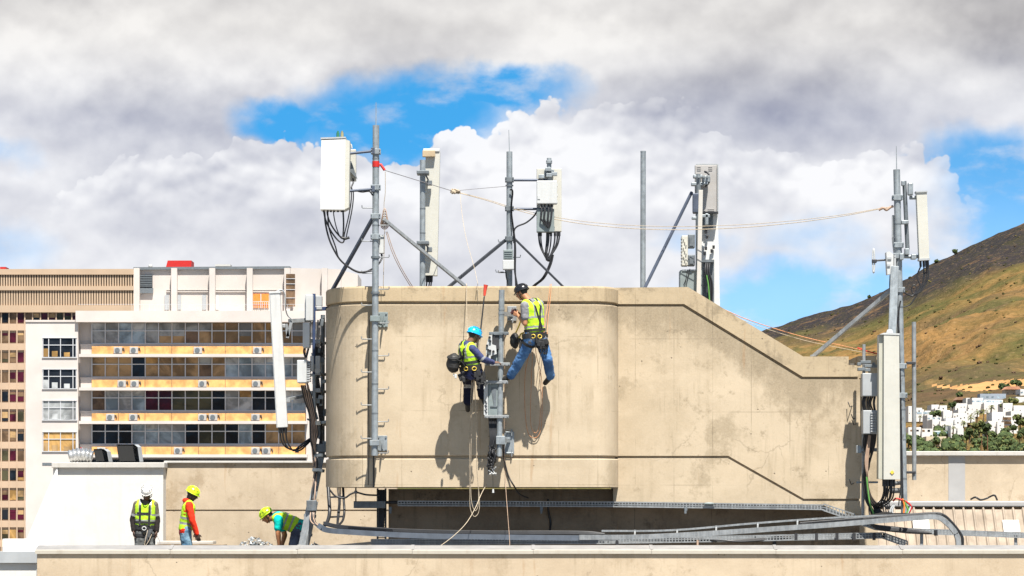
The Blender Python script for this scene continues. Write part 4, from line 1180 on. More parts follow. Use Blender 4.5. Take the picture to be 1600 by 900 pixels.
m.pbox(840, 844, 305, 311, YC - .33, .02); part(m, 'radio_unit', MAT['whitebox'], an)
m = MB(); m.pbox(838.5, 866, 326, 362.5, YC - .25, .2, 0, .012); part(m, 'filter_unit', MAT['greypaint'], an)
m = MB()
for x, y in ((857, 265), (858, 274), (846, 276), (866, 272), (860, 320), (856, 354), (862, 357)): m.box(P(x, y, YC - .1), (.1, .14, .06), None, 0, .006)
clampset(m, P(858, 270, YC), .05, 0, 3.4, .1); clampset(m, P(858, 253, YC), .042, 0, 2.4, .05); part(m, 'bracket', MAT['galv'], an)
m = MB()
for x in (846, 851, 857, 862): m.tube([P(x, 319, YC - .25), P(x + .5, 330, YC - .3), P(x - 1, 342, YC - .3), P(857, 356, YC - .28)], .016, 6)
for x, r in ((842, .015), (845, .012), (855, .02), (857, .02), (861, .012), (867, .014), (871, .014), (874, .013)):
    m.cyl(P(x, 362, YC - .1), P(x, 369, YC - .1), .02, None, 8)
    pa, pb = P(x, 368, YC - .1), P(855 if x < 866 else 858, 407, YC - .15); m.tube(bez(pa, pa - Vector((0, 0, .22)), pb + Vector((.02 if x > 858 else -.05, 0, .12)), pb, 12), r, 6)
m.tube(smooth_path([P(853, 394, YC - .15), P(857, 407, YC - .15), P(861, 399, YC - .15)]), .026, 6)
for d_ in (0, 2.5): m.tube(smooth_path([P(862 + d_, 398, YC - .15), P(858 + d_, 414, YC - .15), P(848 + d_, 434, YC - .15), P(834 + d_, 446, YC), P(822 + d_, 458, YC)]), .014, 6)
m.tube(smooth_path([P(840, 328, YC - .1), P(834, 338, YC - .1), P(822, 348, YC - .1), P(808, 354, YC - .1), P(803, 362, YC - .1), P(803, 380, YC - .1)]), .014, 6); part(m, 'jumper_cables', MAT['cable'], an)

# --- bare pole
m = MB(); m.cyl(P(1005, 237, 2.0), P(1004.5, 468, 2.0), M(4.2, 2), None, 16); m.cyl(P(1005, 236, 2.0), P(1005, 238, 2.0), M(4.4, 2), None, 16)
solo(m, 'bare_pole', MAT['galv'], 'bare empty galvanised pole standing alone on the roof right of the middle', 'pole')

# --- equipment group at the head of the slope
YE = 1.9
ew = thing('panel_antenna', 'grey panel antenna above a long white radome at the head of the sloping wall', 'antenna', P(1105, 470, YE))
m = MB(); m.pbox(1086, 1121, 257.5, 332, YE + .1, .12, 0, .012)
for x0, x1, y0 in ((1089, 1095, 260), (1107, 1113, 260), (1094, 1102, 328), (1106, 1116, 326)):
    for i in range(3): m.pbox(x0, x1, y0 + i * 2.6, y0 + i * 2.6 + 1.2, YE + .09, .02)
part(m, 'upper_panel', plain('panel_back', (.34, .325, .31), .5, 0, .06), ew)
m = MB(); m.pbox(1121, 1123, 256.5, 333, YE + .06, .2); m.pbox(1088, 1121, 255.8, 257.6, YE + .1, .14); part(m, 'rim', MAT['greybox'], ew)
m = MB(); m.prism([(1094, 333.5), (1121.5, 333.5), (1125, 480), (1097, 480)], YE + .28, YE + .5, 0, YE + .28); part(m, 'lower_radome', MAT['radome_w'], ew)
m = MB(); m.pbox(1098, 1114, 334, 356, YE + .2, .06); m.pbox(1099, 1116, 409, 480, YE + .16, .06); m.pbox(1095, 1116, 405.5, 409.5, YE + .05, .2); part(m, 'open_back', MAT['galv_d'], ew)
m = MB(); m.cyl(P(1091, 272, YE - .1), P(1091, 480, YE - .1), M(4.2, YE), None, 14); part(m, 'pipe', MAT['galv_d'], ew)
m = MB(); m.pbox(1082.5, 1094, 302, 332, YE - .16, .14, 0, .01); part(m, 'radio_unit', MAT['bluesteel'], ew)
m = MB()
for x, y, w_, h_ in ((1090, 276, 14, 5), (1103, 280, 12, 10), (1089, 288, 18, 5), (1100, 287, 12, 4), (1086, 341, 10, 4), (1101, 338, 16, 5), (1104, 343, 5, 18)): m.box(P(x, y, YE - .05), (M(w_, YE), .16, M(h_, YE)), None, 0, .01)
for x in (1092, 1100, 1105): m.cyl(P(x, 276, YE - .2), P(x, 276, YE + .1), .02, None, 8)
part(m, 'tilt_bracket', MAT['galv'], ew)
m = MB(); m.pbox(1083, 1122, 330.5, 333.5, YE + .05, .1); m.tube(smooth_path([P(1101, 268, YE - .05), P(1107, 272, YE - .1), P(1108, 284, YE - .1), P(1102, 292, YE - .1)]), .018, 6)
for x, r in ((1103, .02), (1106, .02), (1109, .016)): m.tube(smooth_path([P(x, 411, YE + .05), P(x - 1, 425, YE), P(x + 4, 445, YE), P(x + 3, 478, YE)]), r, 6)
for x, y in ((1103, 362), (1105, 370), (1103, 388), (1115, 386), (1101, 396), (1112, 392)): m.box(P(x, y, YE + .22), (.04, .05, .06), None, 0, .006)
part(m, 'jumper_cables', MAT['cable'], ew)
m = MB(); m.tube(smooth_path([P(1104, 430, YE - .05), P(1107, 448, YE - .05), P(1109, 478, YE - .05)]), .012, 6); part(m, 'earth_cable', MAT['greencable'], ew)
strut(ew, P(1081, 300, YE), P(1005, 455, YE - .7), .042, 'bluesteel')
m = MB(); m.bar(P(1095, 297, YE - .5), P(1091, 482, YE - .5), M(6.5, YE), .05, 0, .004); solo(m, 'white_rail', MAT['capwhite'], 'white vertical cable rail in front of the equipment at the head of the slope', 'rail')
ru = thing('radio_unit', 'finned pale radio unit with dark covers left of the white rail', 'radio unit', P(1074, 416, YE - .3))
m = MB(); m.pbox(1065.5, 1075, 368, 415, YE - .4, .3, 0, .01)
for i in range(9): m.pbox(1065, 1066.4, 371 + i * 5, 373 + i * 5, YE - .44, .3); m.pbox(1067.5 + (i % 3) * 2, 1069 + (i % 3) * 2, 372 + i * 4.6, 374 + i * 4.6, YE - .43, .04)
part(m, 'housing', MAT['radome'], ru)
for y0, y1 in ((366, 387), (398, 415)):
    m = MB(); m.pbox(1075.2, 1086, y0, y1, YE - .42, .24, 0, .012); m.pbox(1077.5, 1083.5, y0 + 3, y1 - 3, YE - .44, .03); part(m, 'cover', MAT['galv_d'], ru)
gc = thing('equipment_cabinet', 'grey metal cabinet peeping over the head of the sloping wall', 'cabinet', P(1080, 470, YE - .3))
m = MB(); m.pbox(1062.5, 1097, 422, 480, YE - .35, .4, 0, .012); part(m, 'body', MAT['greypaint'], gc); m = MB(); m.pbox(1066, 1095, 421, 423, YE - .37, .44); part(m, 'lid', MAT['galv'], gc)
m = MB(); m.tube(smooth_path([P(1074, 422, YE - .4), P(1072, 435, YE - .4), P(1068, 446, YE - .38)]), .007, 5); m.tube(smooth_path([P(1078, 420, YE - .4), P(1074, 436, YE - .4), P(1072, 448, YE - .38)]), .007, 5); part(m, 'lead', MAT['cable'], gc)

# --- right hand mast
YG = .3
G0, G1 = P(1401, 265, YG), P(1413, 802, YG); pG = lambda y: G0.lerp(G1, (y - 265) / 537); rG = M(5.3, YG)
mg = steel('rightmost tall mast, carrying antennas above the end of the wall', 'mast', 'steel_mast', G0, G1, 5.3, 'galv', [(y - 265) / 537 for y in (350, 480, 587, 640, 687, 748)], P(1400.5, 228, YG))
m = MB()
for y in (309, 383, 400, 453, 572, 618): clampset(m, pG(y), rG, 0, 3.0, .085)
part(m, 'clamp', MAT['galv'], mg)
m = MB(); m.cyl(P(1413, 283, YG + .1), P(1418, 390, YG + .1), M(3.4, YG), None, 12); part(m, 'offset_pipe', MAT['galv_d'], mg)
strut(mg, P(1394, 452, YG), P(1272, 556, YF + .25), .062, 'galv_l')
m = MB(); m.bar(P(1277, 554.5, YF + .25), P(1266, 556, YF + .25), .1, .03); part(m, 'foot_plate', MAT['galv_l'], mg)
m = MB()
for y, dxx in ((602, -1), (640, 1), (662, -1), (735, -1), (690, 1)):
    q = pG(y); m.tube([q + Vector((-.03, -.05, -.12)), q + Vector((-.02, -.06, 0)), q + Vector((.01, -.06, .12))], .009, 5)
for y in (755, 766): m.cyl(P(1388 if y < 760 else 1392, y + 1, YG + .2), P(1412, y - 1 if y < 760 else y, YG), .045 if y > 760 else .035, None, 10)
part(m, 'standoff', MAT['galv_l'], mg)
m = MB(); m.tube(smooth_path([P(1407, 470, YG - .06), P(1404, 500, YG - .06), P(1407, 600, YG - .06), P(1409, 700, YG - .06), P(1411, 790, YG - .06)]), .012, 6)
m.tube(smooth_path([P(1394, 410, YG - .1), P(1393, 440, YG - .1), P(1396, 475, YG - .1), P(1402, 500, YG - .1), P(1405, 520, YG - .1)]), .013, 6); m.tube(smooth_path([P(1391, 430, YG - .1), P(1391, 455, YG - .1), P(1399, 480, YG - .1)]), .013, 6)
m.tube(smooth_path([P(1406, 640, YG - .1), P(1405, 690, YG - .1), P(1409, 740, YG - .1), P(1404, 790, YG - .1)]), .01, 6); part(m, 'cable', MAT['cable'], mg)
ga = thing('panel_antenna', 'short narrow cream panel antenna held out right of the rightmost mast', 'antenna', P(1440, 406, YG))
m = MB(); m.prism([(1431, 301), (1447, 300.5), (1451, 405), (1435.5, 406)], YG - .1, YG + .08, 0, YG); part(m, 'radome', MAT['radome'], ga)
m = MB(); m.prism([(1430, 299.5), (1448, 299), (1448, 301), (1430, 301.8)], YG - .12, YG + .1, 0, YG); m.prism([(1434.5, 405), (1452, 404), (1452, 407), (1435, 408)], YG - .12, YG + .1, 0, YG); part(m, 'end_cap', MAT['greybox'], ga)
m = MB(); m.cyl(P(1421, 309, YG + .05), P(1433, 309, YG + .05), .03, None, 8); m.cyl(P(1405, 401, YG + .05), P(1436, 401, YG + .05), .03, None, 8)
m.pbox(1419, 1427, 285, 305, YG - .02, .12, 0, .02); m.pbox(1409, 1414, 282, 290, YG, .1, 0, .01); m.pbox(1409, 1420, 344, 350, YG - .02, .12, 0, .01); m.pbox(1414, 1421, 388, 398, YG - .04, .12, 0, .01); m.pbox(1424, 1432, 397, 405, YG - .04, .14, 0, .01); m.pbox(1406, 1412, 396, 406, YG - .14, .1, 0, .01); part(m, 'tilt_bracket', MAT['galv'], ga)
m = MB()
for x, sw in ((1438, 1431), (1443, 1441), (1447, 1446), (1449.5, 1449)):
    m.cyl(P(x, 406, YG), P(x + .6, 417, YG), .02, None, 8); m.tube(smooth_path([P(x + .6, 416, YG), P(sw + 2, 432, YG), P(1441 + (x - 1443) * .6, 447, YG), P(1434 + (x - 1443) * .4, 457, YG), P(1424, 462, YG), P(1412, 457, YG - .03)]), .012, 6)
m.tube(smooth_path([P(1446, 425, YG), P(1440, 448, YG), P(1428, 468, YG), P(1422, 476, YG), P(1412, 480, YG)]), .011, 6); m.tube([P(1428 + 4 * math.cos(t), 452 + 7 * math.sin(t), YG) for t in [i * .52 for i in range(13)]], .01, 6); part(m, 'jumper_cables', MAT['cable'], ga)
df = thing('dipole_antenna', 'small white folded dipole on a short arm left of the rightmost mast', 'antenna', P(1366, 426, YG))
m = MB(); m.tube([P(1365 + 1.6 * math.cos(t) , 407.5 + 19 * math.sin(t), YG) for t in [i * 2 * math.pi / 24 for i in range(24)]], .012, 6, 0, True); part(m, 'loop', MAT['whitebox'], df)
m = MB(); m.cyl(P(1365, 407.5, YG), P(1386, 406, YG), .016, None, 8); m.box(P(1366, 408, YG), (.08, .06, .06), None, 0, .01); part(m, 'arm', MAT['dark'], df)
ru = thing('radio_unit', 'small white radio unit clamped left of the rightmost mast beside the dipole', 'radio unit', P(1390, 430, YG - .1))
m = MB(); m.prism([(1385, 394), (1389, 392.5), (1396, 397), (1396, 427), (1386.5, 429)], YG - .2, YG + .02); part(m, 'housing', MAT['whitebox'], ru)
m = MB(); m.pbox(1387, 1393, 402, 405, YG - .22, .03); m.pbox(1386, 1391, 413, 416, YG - .22, .03); m.pbox(1397, 1400, 398, 424, YG - .1, .1); part(m, 'fins', MAT['greybox'], ru)
m = MB(); m.pbox(1394, 1398, 336, 372, YG + .05, .06, 0, .01); m.cyl(P(1396, 372, YG + .08), P(1398.5, 395, YG + .08), .03, None, 8); solo(m, 'whip_antenna', MAT['greybox'], 'thin grey stick antenna fixed close to the upper left of the rightmost mast', 'antenna')
# --- large panel antenna
la = thing('panel_antenna', 'largest cream panel antenna, hanging upright before the end of the wall', 'antenna', P(1389, 750, -.2))
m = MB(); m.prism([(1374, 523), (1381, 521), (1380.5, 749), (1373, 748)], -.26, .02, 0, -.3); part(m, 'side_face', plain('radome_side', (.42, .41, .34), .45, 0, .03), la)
m = MB(); m.prism([(1381.1, 521), (1405, 522), (1406.5, 749), (1380.6, 749)], -.32, .02); part(m, 'radome', MAT['radome'], la)
m = MB(); m.prism([(1373.5, 522.6), (1381, 520), (1405.5, 521), (1405.5, 523.4), (1381, 522.6)], -.33, .03, 0, -.32); m.cyl(P(1390, 520, -.1), P(1390, 515, -.1), .06, .04, 10); part(m, 'end_cap', MAT['whitebox'], la)
m = MB(); m.box(P(1394, 738, -.33), (.05, .006, .05), Matrix.Rotation(R(45), 3, 'Y')); part(m, 'warning_label', plain('yellow_label', (.75, .5, .05), .5), la)
m = MB(); m.bar(P(1398, 416, .12), P(1394, 522, .0), .13, .05, 0, .004); part(m, 'support_bar', MAT['galv'], la)
m = MB()
for i, x in enumerate((1381, 1383.5, 1387, 1391.5, 1393.5, 1397)):
    m.cyl(P(x, 749, -.16), P(x, 760, -.16), .028 if i % 2 == 0 else .02, None, 8); ex = 1365 + (i % 3) * 5
    m.tube(smooth_path([P(x, 759, -.16), P(x - .5, 770, -.14), P(x - 5, 782, -.05), P(ex, 789 + (i % 3) * 2, .1), P(ex - 10, 784, .3), P(1356, 770, .5)]), .013, 6)
for i in range(4): m.tube(smooth_path([P(1382 + i * 4, 760, -.15), P(1380 + i * 3, 785, -.1), P(1382 + i * 4, 808, -.1)]), .009, 6)
part(m, 'jumper_cables', MAT['cable'], la)
# --- pole fixed right of the mast
m = MB(); pj = thing('side_pole', 'slender pale pole clamped right of the rightmost mast', 'pole', P(1428, 750, YG)); m.cyl(P(1428, 503, YG), P(1428.5, 750, YG), M(3.4, YG), None, 12); part(m, 'pole', MAT['galv_l'], pj)
for y in (567, 738):
    m = MB(); m.pbox(1417, 1431, y - 2, y + 2, YG - .06, .12, 0, .006); part(m, 'clamp', MAT['dark'], pj)
# --- unit stack in the niche
un = thing('radio_pair', 'two grey radio boxes stacked on a pipe left of the largest panel antenna', 'radio unit', P(1350, 810, .4))
YU = .35
m = MB(); m.cyl(P(1350, 538, YU + .05), P(1348, 812, YU + .05), M(2.6, YU), None, 12); part(m, 'pipe', MAT['galv_l'], un)
m = MB(); m.pbox(1347.5, 1372, 583, 619, YU - .3, .3, 0, .012); part(m, 'upper_box', MAT['greybox'], un)
m = MB(); m.pbox(1348.5, 1372, 641, 678, YU - .3, .3, 0, .012)
for i in range(8): m.pbox(1360.5, 1369, 644 + i * 4.1, 646.2 + i * 4.1, YU - .34, .05)
part(m, 'finned_box', MAT['greybox'], un)
m = MB()
for x, y, w_ in ((1342, 569, 6), (1350, 566, 12), (1360, 572, 20), (1346, 577, 12), (1358, 566, 5), (1365, 569, 4), (1355, 578, 9)): m.box(P(x, y, YU - .12), (M(w_, YU), .14, .05), None, 0, .006)
part(m, 'clamp', MAT['galv_d'], un)
m = MB(); m.pbox(1340, 1373, 700, 705.5, YU - .05, .08, 0, .006); m.pbox(1338, 1346, 696, 708, YU - .06, .1, 0, .006); m.pbox(1338, 1372, 752, 755, YU + .2, .06); part(m, 'support_arm', MAT['galv'], un)
m = MB(); rs = random.Random(4)
for i, x in enumerate((1350, 1353, 1357, 1361, 1364, 1367)):
    m.tube(smooth_path([P(x, 619, YU - .15), P(x + rs.uniform(-4, 2), 630, YU - .18), P(x, 642, YU - .15)]), .02 if i in (1, 5) else .013, 6)
for i in range(9):
    x = 1351 + i * 2.2; m.tube(smooth_path([P(x, 678, YU - .15), P(x - 2, 695, YU - .12), P(1351 + rs.uniform(0, 8), 725, YU - .1), P(1351 + rs.uniform(-3, 4), 745, YU - .1), P(1353 + rs.uniform(-2, 7), 775, YU - .1), P(1358 + i * 2.5, 800, YU - .2), P(1362 + i * 3, 812, YU - .3)]), rs.choice((.012, .014, .018)), 6)
part(m, 'cable_loom', MAT['cable'], un)
m = MB()
for i in range(3): m.tube(smooth_path([P(1358 + i, 680, YU - .2), P(1352 + i * 2, 720, YU - .2), P(1356, 750 + i, YU - .2), P(1357 + i * 2, 775, YU - .2), P(1366 + i * 4, 790, YU - .2), P(1378, 786, YU - .25)]), .012, 6)
part(m, 'tan_cables', MAT['pinkcable'], un)
m = MB(); m.tube(smooth_path([P(1354, 745, YU - .24), P(1356, 765, YU - .24), P(1359, 785, YU - .24), P(1365, 803, YU - .24)]), .014, 6); part(m, 'earth_cable', MAT['greencable'], un)
# wall spikes left of the niche
for x, y in ((1328, 636), (1333, 655), (1334, 664), (1330, 757)):
    m = MB(); m.tube([P(x - 3, y - 8, YF - .06), P(x, y, YF - .12), P(x + 4, y - 2, YF + .02)], .008, 5); solo(m, 'wall_spike', MAT['dark'], {636: 'uppermost bent wire spike', 655: 'second bent wire spike from the top', 664: 'third bent wire spike from the top', 757: 'lowest bent wire spike'}[y] + ' at the right end of the flank wall', 'wire')
# coloured tangle at the mast foot
for mat, lb, pts in (('red', 'red cable curl at the foot of the rightmost mast', [(1395, 783), (1400, 779), (1408, 781), (1416, 784), (1424, 792), (1420, 802)]), ('greencable', 'green cable end beside the red curl at the mast foot', [(1413, 781), (1416, 790), (1419, 797), (1416, 803)]), ('orange', 'orange cable strand between the red and green ones at the mast foot', [(1410, 779), (1413, 790), (1412, 802)]), ('whitebox', 'white cable loops right of the largest panel at the mast foot', [(1390, 806), (1392, 795), (1398, 788), (1394, 800), (1402, 806), (1416, 806), (1424, 790)])):
    m = MB(); m.tube(smooth_path([P(x, y, -.1) for x, y in pts]), .016, 6); solo(m, 'loose_cable', MAT[mat], lb, 'cable')

# --- left hand cluster on the nose of the block
YK = 1.5
la2 = thing('panel_antenna', 'long white panel antenna leaning left in front of the office slab', 'antenna', P(440, 668, 1.0))
m = MB(); m.bar(P(429.5, 458, 1.0), P(441.5, 668, 1.12), M(16.5, 1), .14, 0, .012); part(m, 'radome', MAT['radome_w'], la2)
m = MB(); m.bar(P(421.6, 459, .94), P(432.9, 668, 1.06), M(1.2, 1), .1); part(m, 'side_seam', MAT['greybox'], la2)
m = MB(); m.bar(P(429.4, 456, 1.0), P(429.5, 459, 1.0), M(18, 1), .16, 0, .005); part(m, 'end_cap', MAT['whitebox'], la2)
m = MB(); m.tube(smooth_path([P(431, 456, 1), P(440, 453, 1.02), P(445, 460, 1.05), P(446, 480, 1.1), P(449, 492, 1.2), P(456, 499, 1.25)]), .011, 6); part(m, 'feed_cable', MAT['greybox'], la2)
m = MB(); m.bar(P(452, 501.5, 1.3), P(484, 500, YK), .09, .07, 0, .004); m.bar(P(447, 506, 1.2), P(450, 526, 1.2), .05, .05); m.bar(P(455, 504, 1.2), P(449, 528, 1.2), .05, .05); m.pbox(440, 446, 506, 512, 1.1, .1, 0, .01); part(m, 'tilt_bracket', MAT['galv_l'], la2)
m = MB(); m.bar(P(449, 624, 1.2), P(474, 619, YK), .07, .05); m.pbox(447, 453, 622, 628, 1.12, .1); part(m, 'lower_bracket', MAT['galv_l'], la2)
m = MB()
for i, x in enumerate((437, 441, 446)):
    m.cyl(P(x, 667, 1.1), P(x + .5, 677, 1.1), .03, .024, 8); m.tube(smooth_path([P(x + .5, 676, 1.1), P(x + 3, 690, 1.15), P(x + 12, 700 + i * 2, 1.2), P(467, 704 - i * 3, 1.3), P(480, 694 - i * 3, 1.4), P(490, 682, YK)]), .014, 6)
m.box(P(464, 705, 1.25), (.06, .05, .05)); part(m, 'jumper_cables', MAT['cable'], la2)
kp = thing('pipe_frame', 'dark blue pipe with a side arm bolted to the left nose of the block', 'pipe', P(490, 600, YK))
m = MB(); m.cyl(P(490.5, 459, YK), P(490.5, 600, YK), M(2.6, YK), None, 12); part(m, 'pipe', plain('navy_paint', (.035, .055, .12), .5, 0, .1), kp)
m = MB(); m.bar(P(489, 483, YK), P(516, 482, YK + .2), .065, .065, 0, .004); part(m, 'arm', bpy.data.materials['navy_paint'], kp)
kq = thing('pipe_frame', 'grey vertical pipe behind the white radio boxes left of the block', 'pipe', P(494, 860, YK - .1))
m = MB(); m.cyl(P(491, 585, YK - .12), P(492, 720, YK - .12), M(2.8, YK), None, 12); part(m, 'pipe', MAT['galv'], kq)
m = MB(); m.cyl(P(504.5, 492, YK + .3), P(504, 700, YK + .3), M(3.4, YK), None, 12); part(m, 'rear_pipe', MAT['galv_d'], kq)
for y in (537, 586, 613, 664):
    m = MB(); m.bar(P(486, y, YK), P(513, y - 1, YK + .35), .05, .05, 0, .004); m.box(P(497, y - 3, YK - .1), (.09, .12, .07), None, 0, .006); part(m, 'cross_arm', MAT['galv_l'] if y != 664 else MAT['radome'], kq)
m = MB(); rs = random.Random(8)
for i in range(34): m.box(P(rs.uniform(484, 508), rs.uniform(484, 690), YK + rs.uniform(-.1, .3)), (rs.uniform(.03, .1), .08, rs.uniform(.03, .12)), Matrix.Rotation(rs.uniform(-.3, .3), 3, 'Y'), rs.choice((0, 0, 1)), .004)
part(m, 'clamp', [MAT['galv'], MAT['galv_d']], kq)
m = MB()
for i in range(9):
    x = 471 + i * 1.5; m.tube(smooth_path([P(x, 602 if i < 5 else 560 + i * 6, YK - .2), P(x + 5, 625, YK - .15), P(484 + i * 1.6, 650 + i * 3, YK - .15), P(486 + i, 690, YK - .15), P(492 + rs.uniform(-3, 4), 725, YK - .15), P(490 + rs.uniform(-3, 4), 770, YK - .3), P(487 + rs.uniform(-3, 5), 812, YK - .5), P(500 + i, 826, -.3)]), rs.choice((.011, .013, .017)), 6, i % 2)
for i in range(5): m.tube(smooth_path([P(497 + i * 2, 500 + i * 12, YK + .1), P(494 + i * 2, 560, YK), P(500 - i * 2, 610, YK), P(503 - i, 650, YK + .1), P(499 + i, 700, YK)]), .014, 6)
part(m, 'cable_loom', [MAT['cable'], MAT['pinkcable']], kq)
u = thing('radio_unit', 'pale grey upper radio cover left of the dark blue pipe', 'radio unit', P(483, 505, YK))
m = MB(); m.pbox(477.5, 489, 460, 501, YK - .2, .2, 0, .012); m.pbox(475.5, 478, 461, 497, YK - .12, .12); part(m, 'housing', MAT['whitebox'], u)
m = MB(); m.pbox(493, 503, 462, 478, YK + .02, .2, 0, .01); m.pbox(494, 503, 478, 484, YK, .2, 0, .01); part(m, 'side_box', MAT['greybox'], u)
u = thing('radio_unit', 'narrow white radio unit hanging at mid height left of the dark blue pipe', 'radio unit', P(478, 545, YK))
m = MB(); m.pbox(473, 484, 504, 543, YK - .62, .3, 0, .012); part(m, 'housing', MAT['whitebox'], u); m = MB(); m.tube(smooth_path([P(476, 543, YK - .2), P(475, 550, YK - .2), P(478, 558, YK - .2), P(481, 548, YK - .2), P(482, 543, YK - .2)]), .018, 6); part(m, 'lead', MAT['cable'], u)
u = thing('radio_unit', 'white finned radio unit with side ribs, lowest left of the grey pipe', 'radio unit', P(474, 600, YK))
m = MB(); m.pbox(464, 479, 562.5, 598, YK - .9, .4, 0, .012); part(m, 'housing', MAT['whitebox'], u)
m = MB()
for i in range(9): m.pbox(479.2, 484.5, 564 + i * 3.7, 566.2 + i * 3.7, YK - .85, .3)
m.pbox(478.8, 481, 563, 597, YK - .83, .3); part(m, 'cooling_fins', MAT['greybox'], u)
u = thing('radio_unit', 'small white radio unit between the two pipes left of the block', 'radio unit', P(497, 582, YK)); m = MB(); m.pbox(493, 500.5, 556, 582, YK - .15, .2, 0, .012); m.pbox(484.5, 490, 556, 580, YK - .3, .1, 0, .01); m.cyl(P(496, 579, YK - .18), P(496, 579, YK - .1), .05, None, 12); part(m, 'housing', MAT['whitebox'], u)
# leaning aluminium leg below the cluster
al = thing('leaning_strut', 'bright metal strut leaning from the block nose down to the roof by the bending worker', 'strut', P(474, 860, 1.6))
m = MB(); m.bar(P(506, 690, 1.6), P(487, 790, 1.3), .11, .09, 0, .006); part(m, 'upper_leg', MAT['galv'], al)
m = MB(); m.bar(P(489, 783, 1.28), P(469, 880, 1.0), .15, .11, 0, .006); part(m, 'lower_leg', MAT['galv_l'], al)
m = MB(); m.box(P(487, 790, 1.2), (.17, .16, .18), None, 0, .01)
for x, y in ((501, 712), (497, 735), (484, 806), (478, 835)): m.bar(P(x - 4, y - 1, 1.2), P(x + 5, y + 1, 1.3), .16, .05)
m.box(P(504, 700, 1.5), (.2, .2, .14), None, 0, .01); part(m, 'clamp', MAT['galv_d'], al)

# --- climbers' pole with its boxes
YM = -.33
M0, M1 = P(784, 453, YM), P(780, 713, YM); pM = lambda y: M0.lerp(M1, (y - 453) / 260); rM = M(4.6, YM)
cm = steel('short galvanised pipe on the block between the two hanging workers', 'mast', 'wall_pole', M0, M1, 4.6, 'galv', ())
m = MB()
for y in (483, 490): collar(m, pM(y), rM, .03, 0, 1.12)
part(m, 'joint_ring', MAT['galv'], cm)
for i, y in enumerate((521, 569, 597, 651)):
    m = MB(); q = pM(y); x0 = (764, 757, 758, 757)[i]; x1 = (795, 797, 794, 795)[i]
    m.bar(P(x0, y, YM - .06), P(x1, y, YM - .06), .03, .05, 0, .004); m.bar(P(x0, y, YM + .08), P(x1, y, YM + .08), .03, .05, 0, .004)
    for x in (x0 + 2, x0 + 7, x1 - 8, x1 - 2): m.cyl(P(x, y, YM - .1), P(x, y, YM + .13), .012, None, 6)
    part(m, 'bracket_arm', MAT['galv_l'] if y > 550 else MAT['galv_d'], cm)
q = pM(688); m = MB(); m.box(q + Vector((.02, 0, 0)), (.15, .15, .14), None, 0, .008); m.bar(q + Vector((.05, 0, 0)), Vector((q.x + .16, -.02, q.z)), .04, .06); m.box(Vector((q.x + .16, -.012, q.z - .04)), (.16, .02, .36), None, 0, .004)
for sz in (-.2, .14): m.cyl(Vector((q.x + .1, -.05, q.z + sz)), Vector((q.x + .22, -.05, q.z + sz)), .012, None, 6); m.cyl(Vector((q.x + .2, -.05, q.z + sz - .06)), Vector((q.x + .2, -.05, q.z + sz + .05)), .012, None, 6)
part(m, 'wall_bracket', MAT['galv'], cm)
q = pM(490); m = MB(); m.box(Vector((P(800, 0, 0).x, -.012, P(0, 490, 0).z)), (.15, .02, .24), None, 0, .004); m.bar(q, Vector((q.x + .17, -.02, q.z)), .05, .07)
m.cyl(P(793, 500, -.05), P(802, 500, -.05), .012, None, 6); m.cyl(P(801, 497, -.05), P(801, 504, -.05), .014, None, 6); m.cyl(P(801, 480, -.05), P(801, 485, -.05), .012, None, 6); part(m, 'upper_bracket', MAT['galv_l'], cm)
u = thing('radio_unit', 'white radio unit with dark connectors beside the left climber', 'radio unit', P(770, 562, YM))
m = MB(); m.prism([(759, 543), (764, 524), (769, 524), (769, 538), (775, 540), (776, 553), (767, 556), (766, 568), (760, 568)], YM - .14, YM + .1); part(m, 'housing', MAT['whitebox'], u)
m = MB(); m.pbox(769, 779.5, 520, 546, YM - .05, .2, 0, .01); m.pbox(770, 773, 525, 542, YM - .07, .03); part(m, 'dark_cover', MAT['dark'], u)
m = MB(); m.pbox(768, 781, 546, 570, YM + .02, .14, 0, .01); part(m, 'back_box', MAT['greypaint'], u)
m = MB()
for x, y in ((761, 540), (763, 547), (762, 555), (766, 533), (765, 527), (766, 548), (771, 549), (763, 562)): m.cyl(P(x, y, YM - .17), P(x, y, YM - .13), .02, None, 8)
part(m, 'connectors', MAT['cable'], u)
u = thing('equipment_cabinet', 'grey filter box with pale printed side under the left climbers hand', 'cabinet', P(768, 651, YM))
m = MB(); m.pbox(762.5, 779, 599, 650, YM - .02, .2, 0, .01); part(m, 'body', MAT['greypaint'], u)
m = MB(); m.prism([(756, 599), (762.3, 600), (762.3, 650), (756, 648)], YM - .05, YM + .16); part(m, 'side_plate', MAT['whitebox'], u)
m = MB()
for i in range(9): m.bar(P(757 + (i % 3), 626 + i * 2.4, YM - .056), P(760 + (i % 2), 627.5 + i * 2.4, YM - .056), .004, .012)
part(m, 'scuff_marks', MAT['cable'], u)
m = MB(); m.prism([(767, 605), (776, 605), (775, 634), (772, 634)], YM - .03, YM - .02); m.pbox(766, 777, 634, 636, YM - .035, .02); part(m, 'label_plate', MAT['galv_d'], u)
m = MB(); rs = random.Random(12)
for i in range(6): m.tube(smooth_path([P(764 + i * 2.6, 651, YM + .05), P(765 + i * 2, 668, YM + .02), P(766 + i * 1.6, 684, YM - .02), P(765 + i * 1.6, 702, YM - .03), P(768, 712, YM - .04)]), .012, 6)
for i in range(26):
    x, y = 768 + rs.gauss(0, 3.2), 716 + rs.gauss(0, 8); pts = []
    for k_ in range(5): pts.append(P(x + rs.uniform(-4.5, 4.5), y + rs.uniform(-9, 9) + (k_ - 2) * 2, YM - .04 + rs.uniform(-.06, .06)))
    m.tube(smooth_path(pts, 4), .011, 5)
m.tube(smooth_path([P(769, 730, YM), P(770, 745, YM), P(770.5, 764, YM)]), .004, 5)
part(m, 'cable_bundle', MAT['cable'], u)
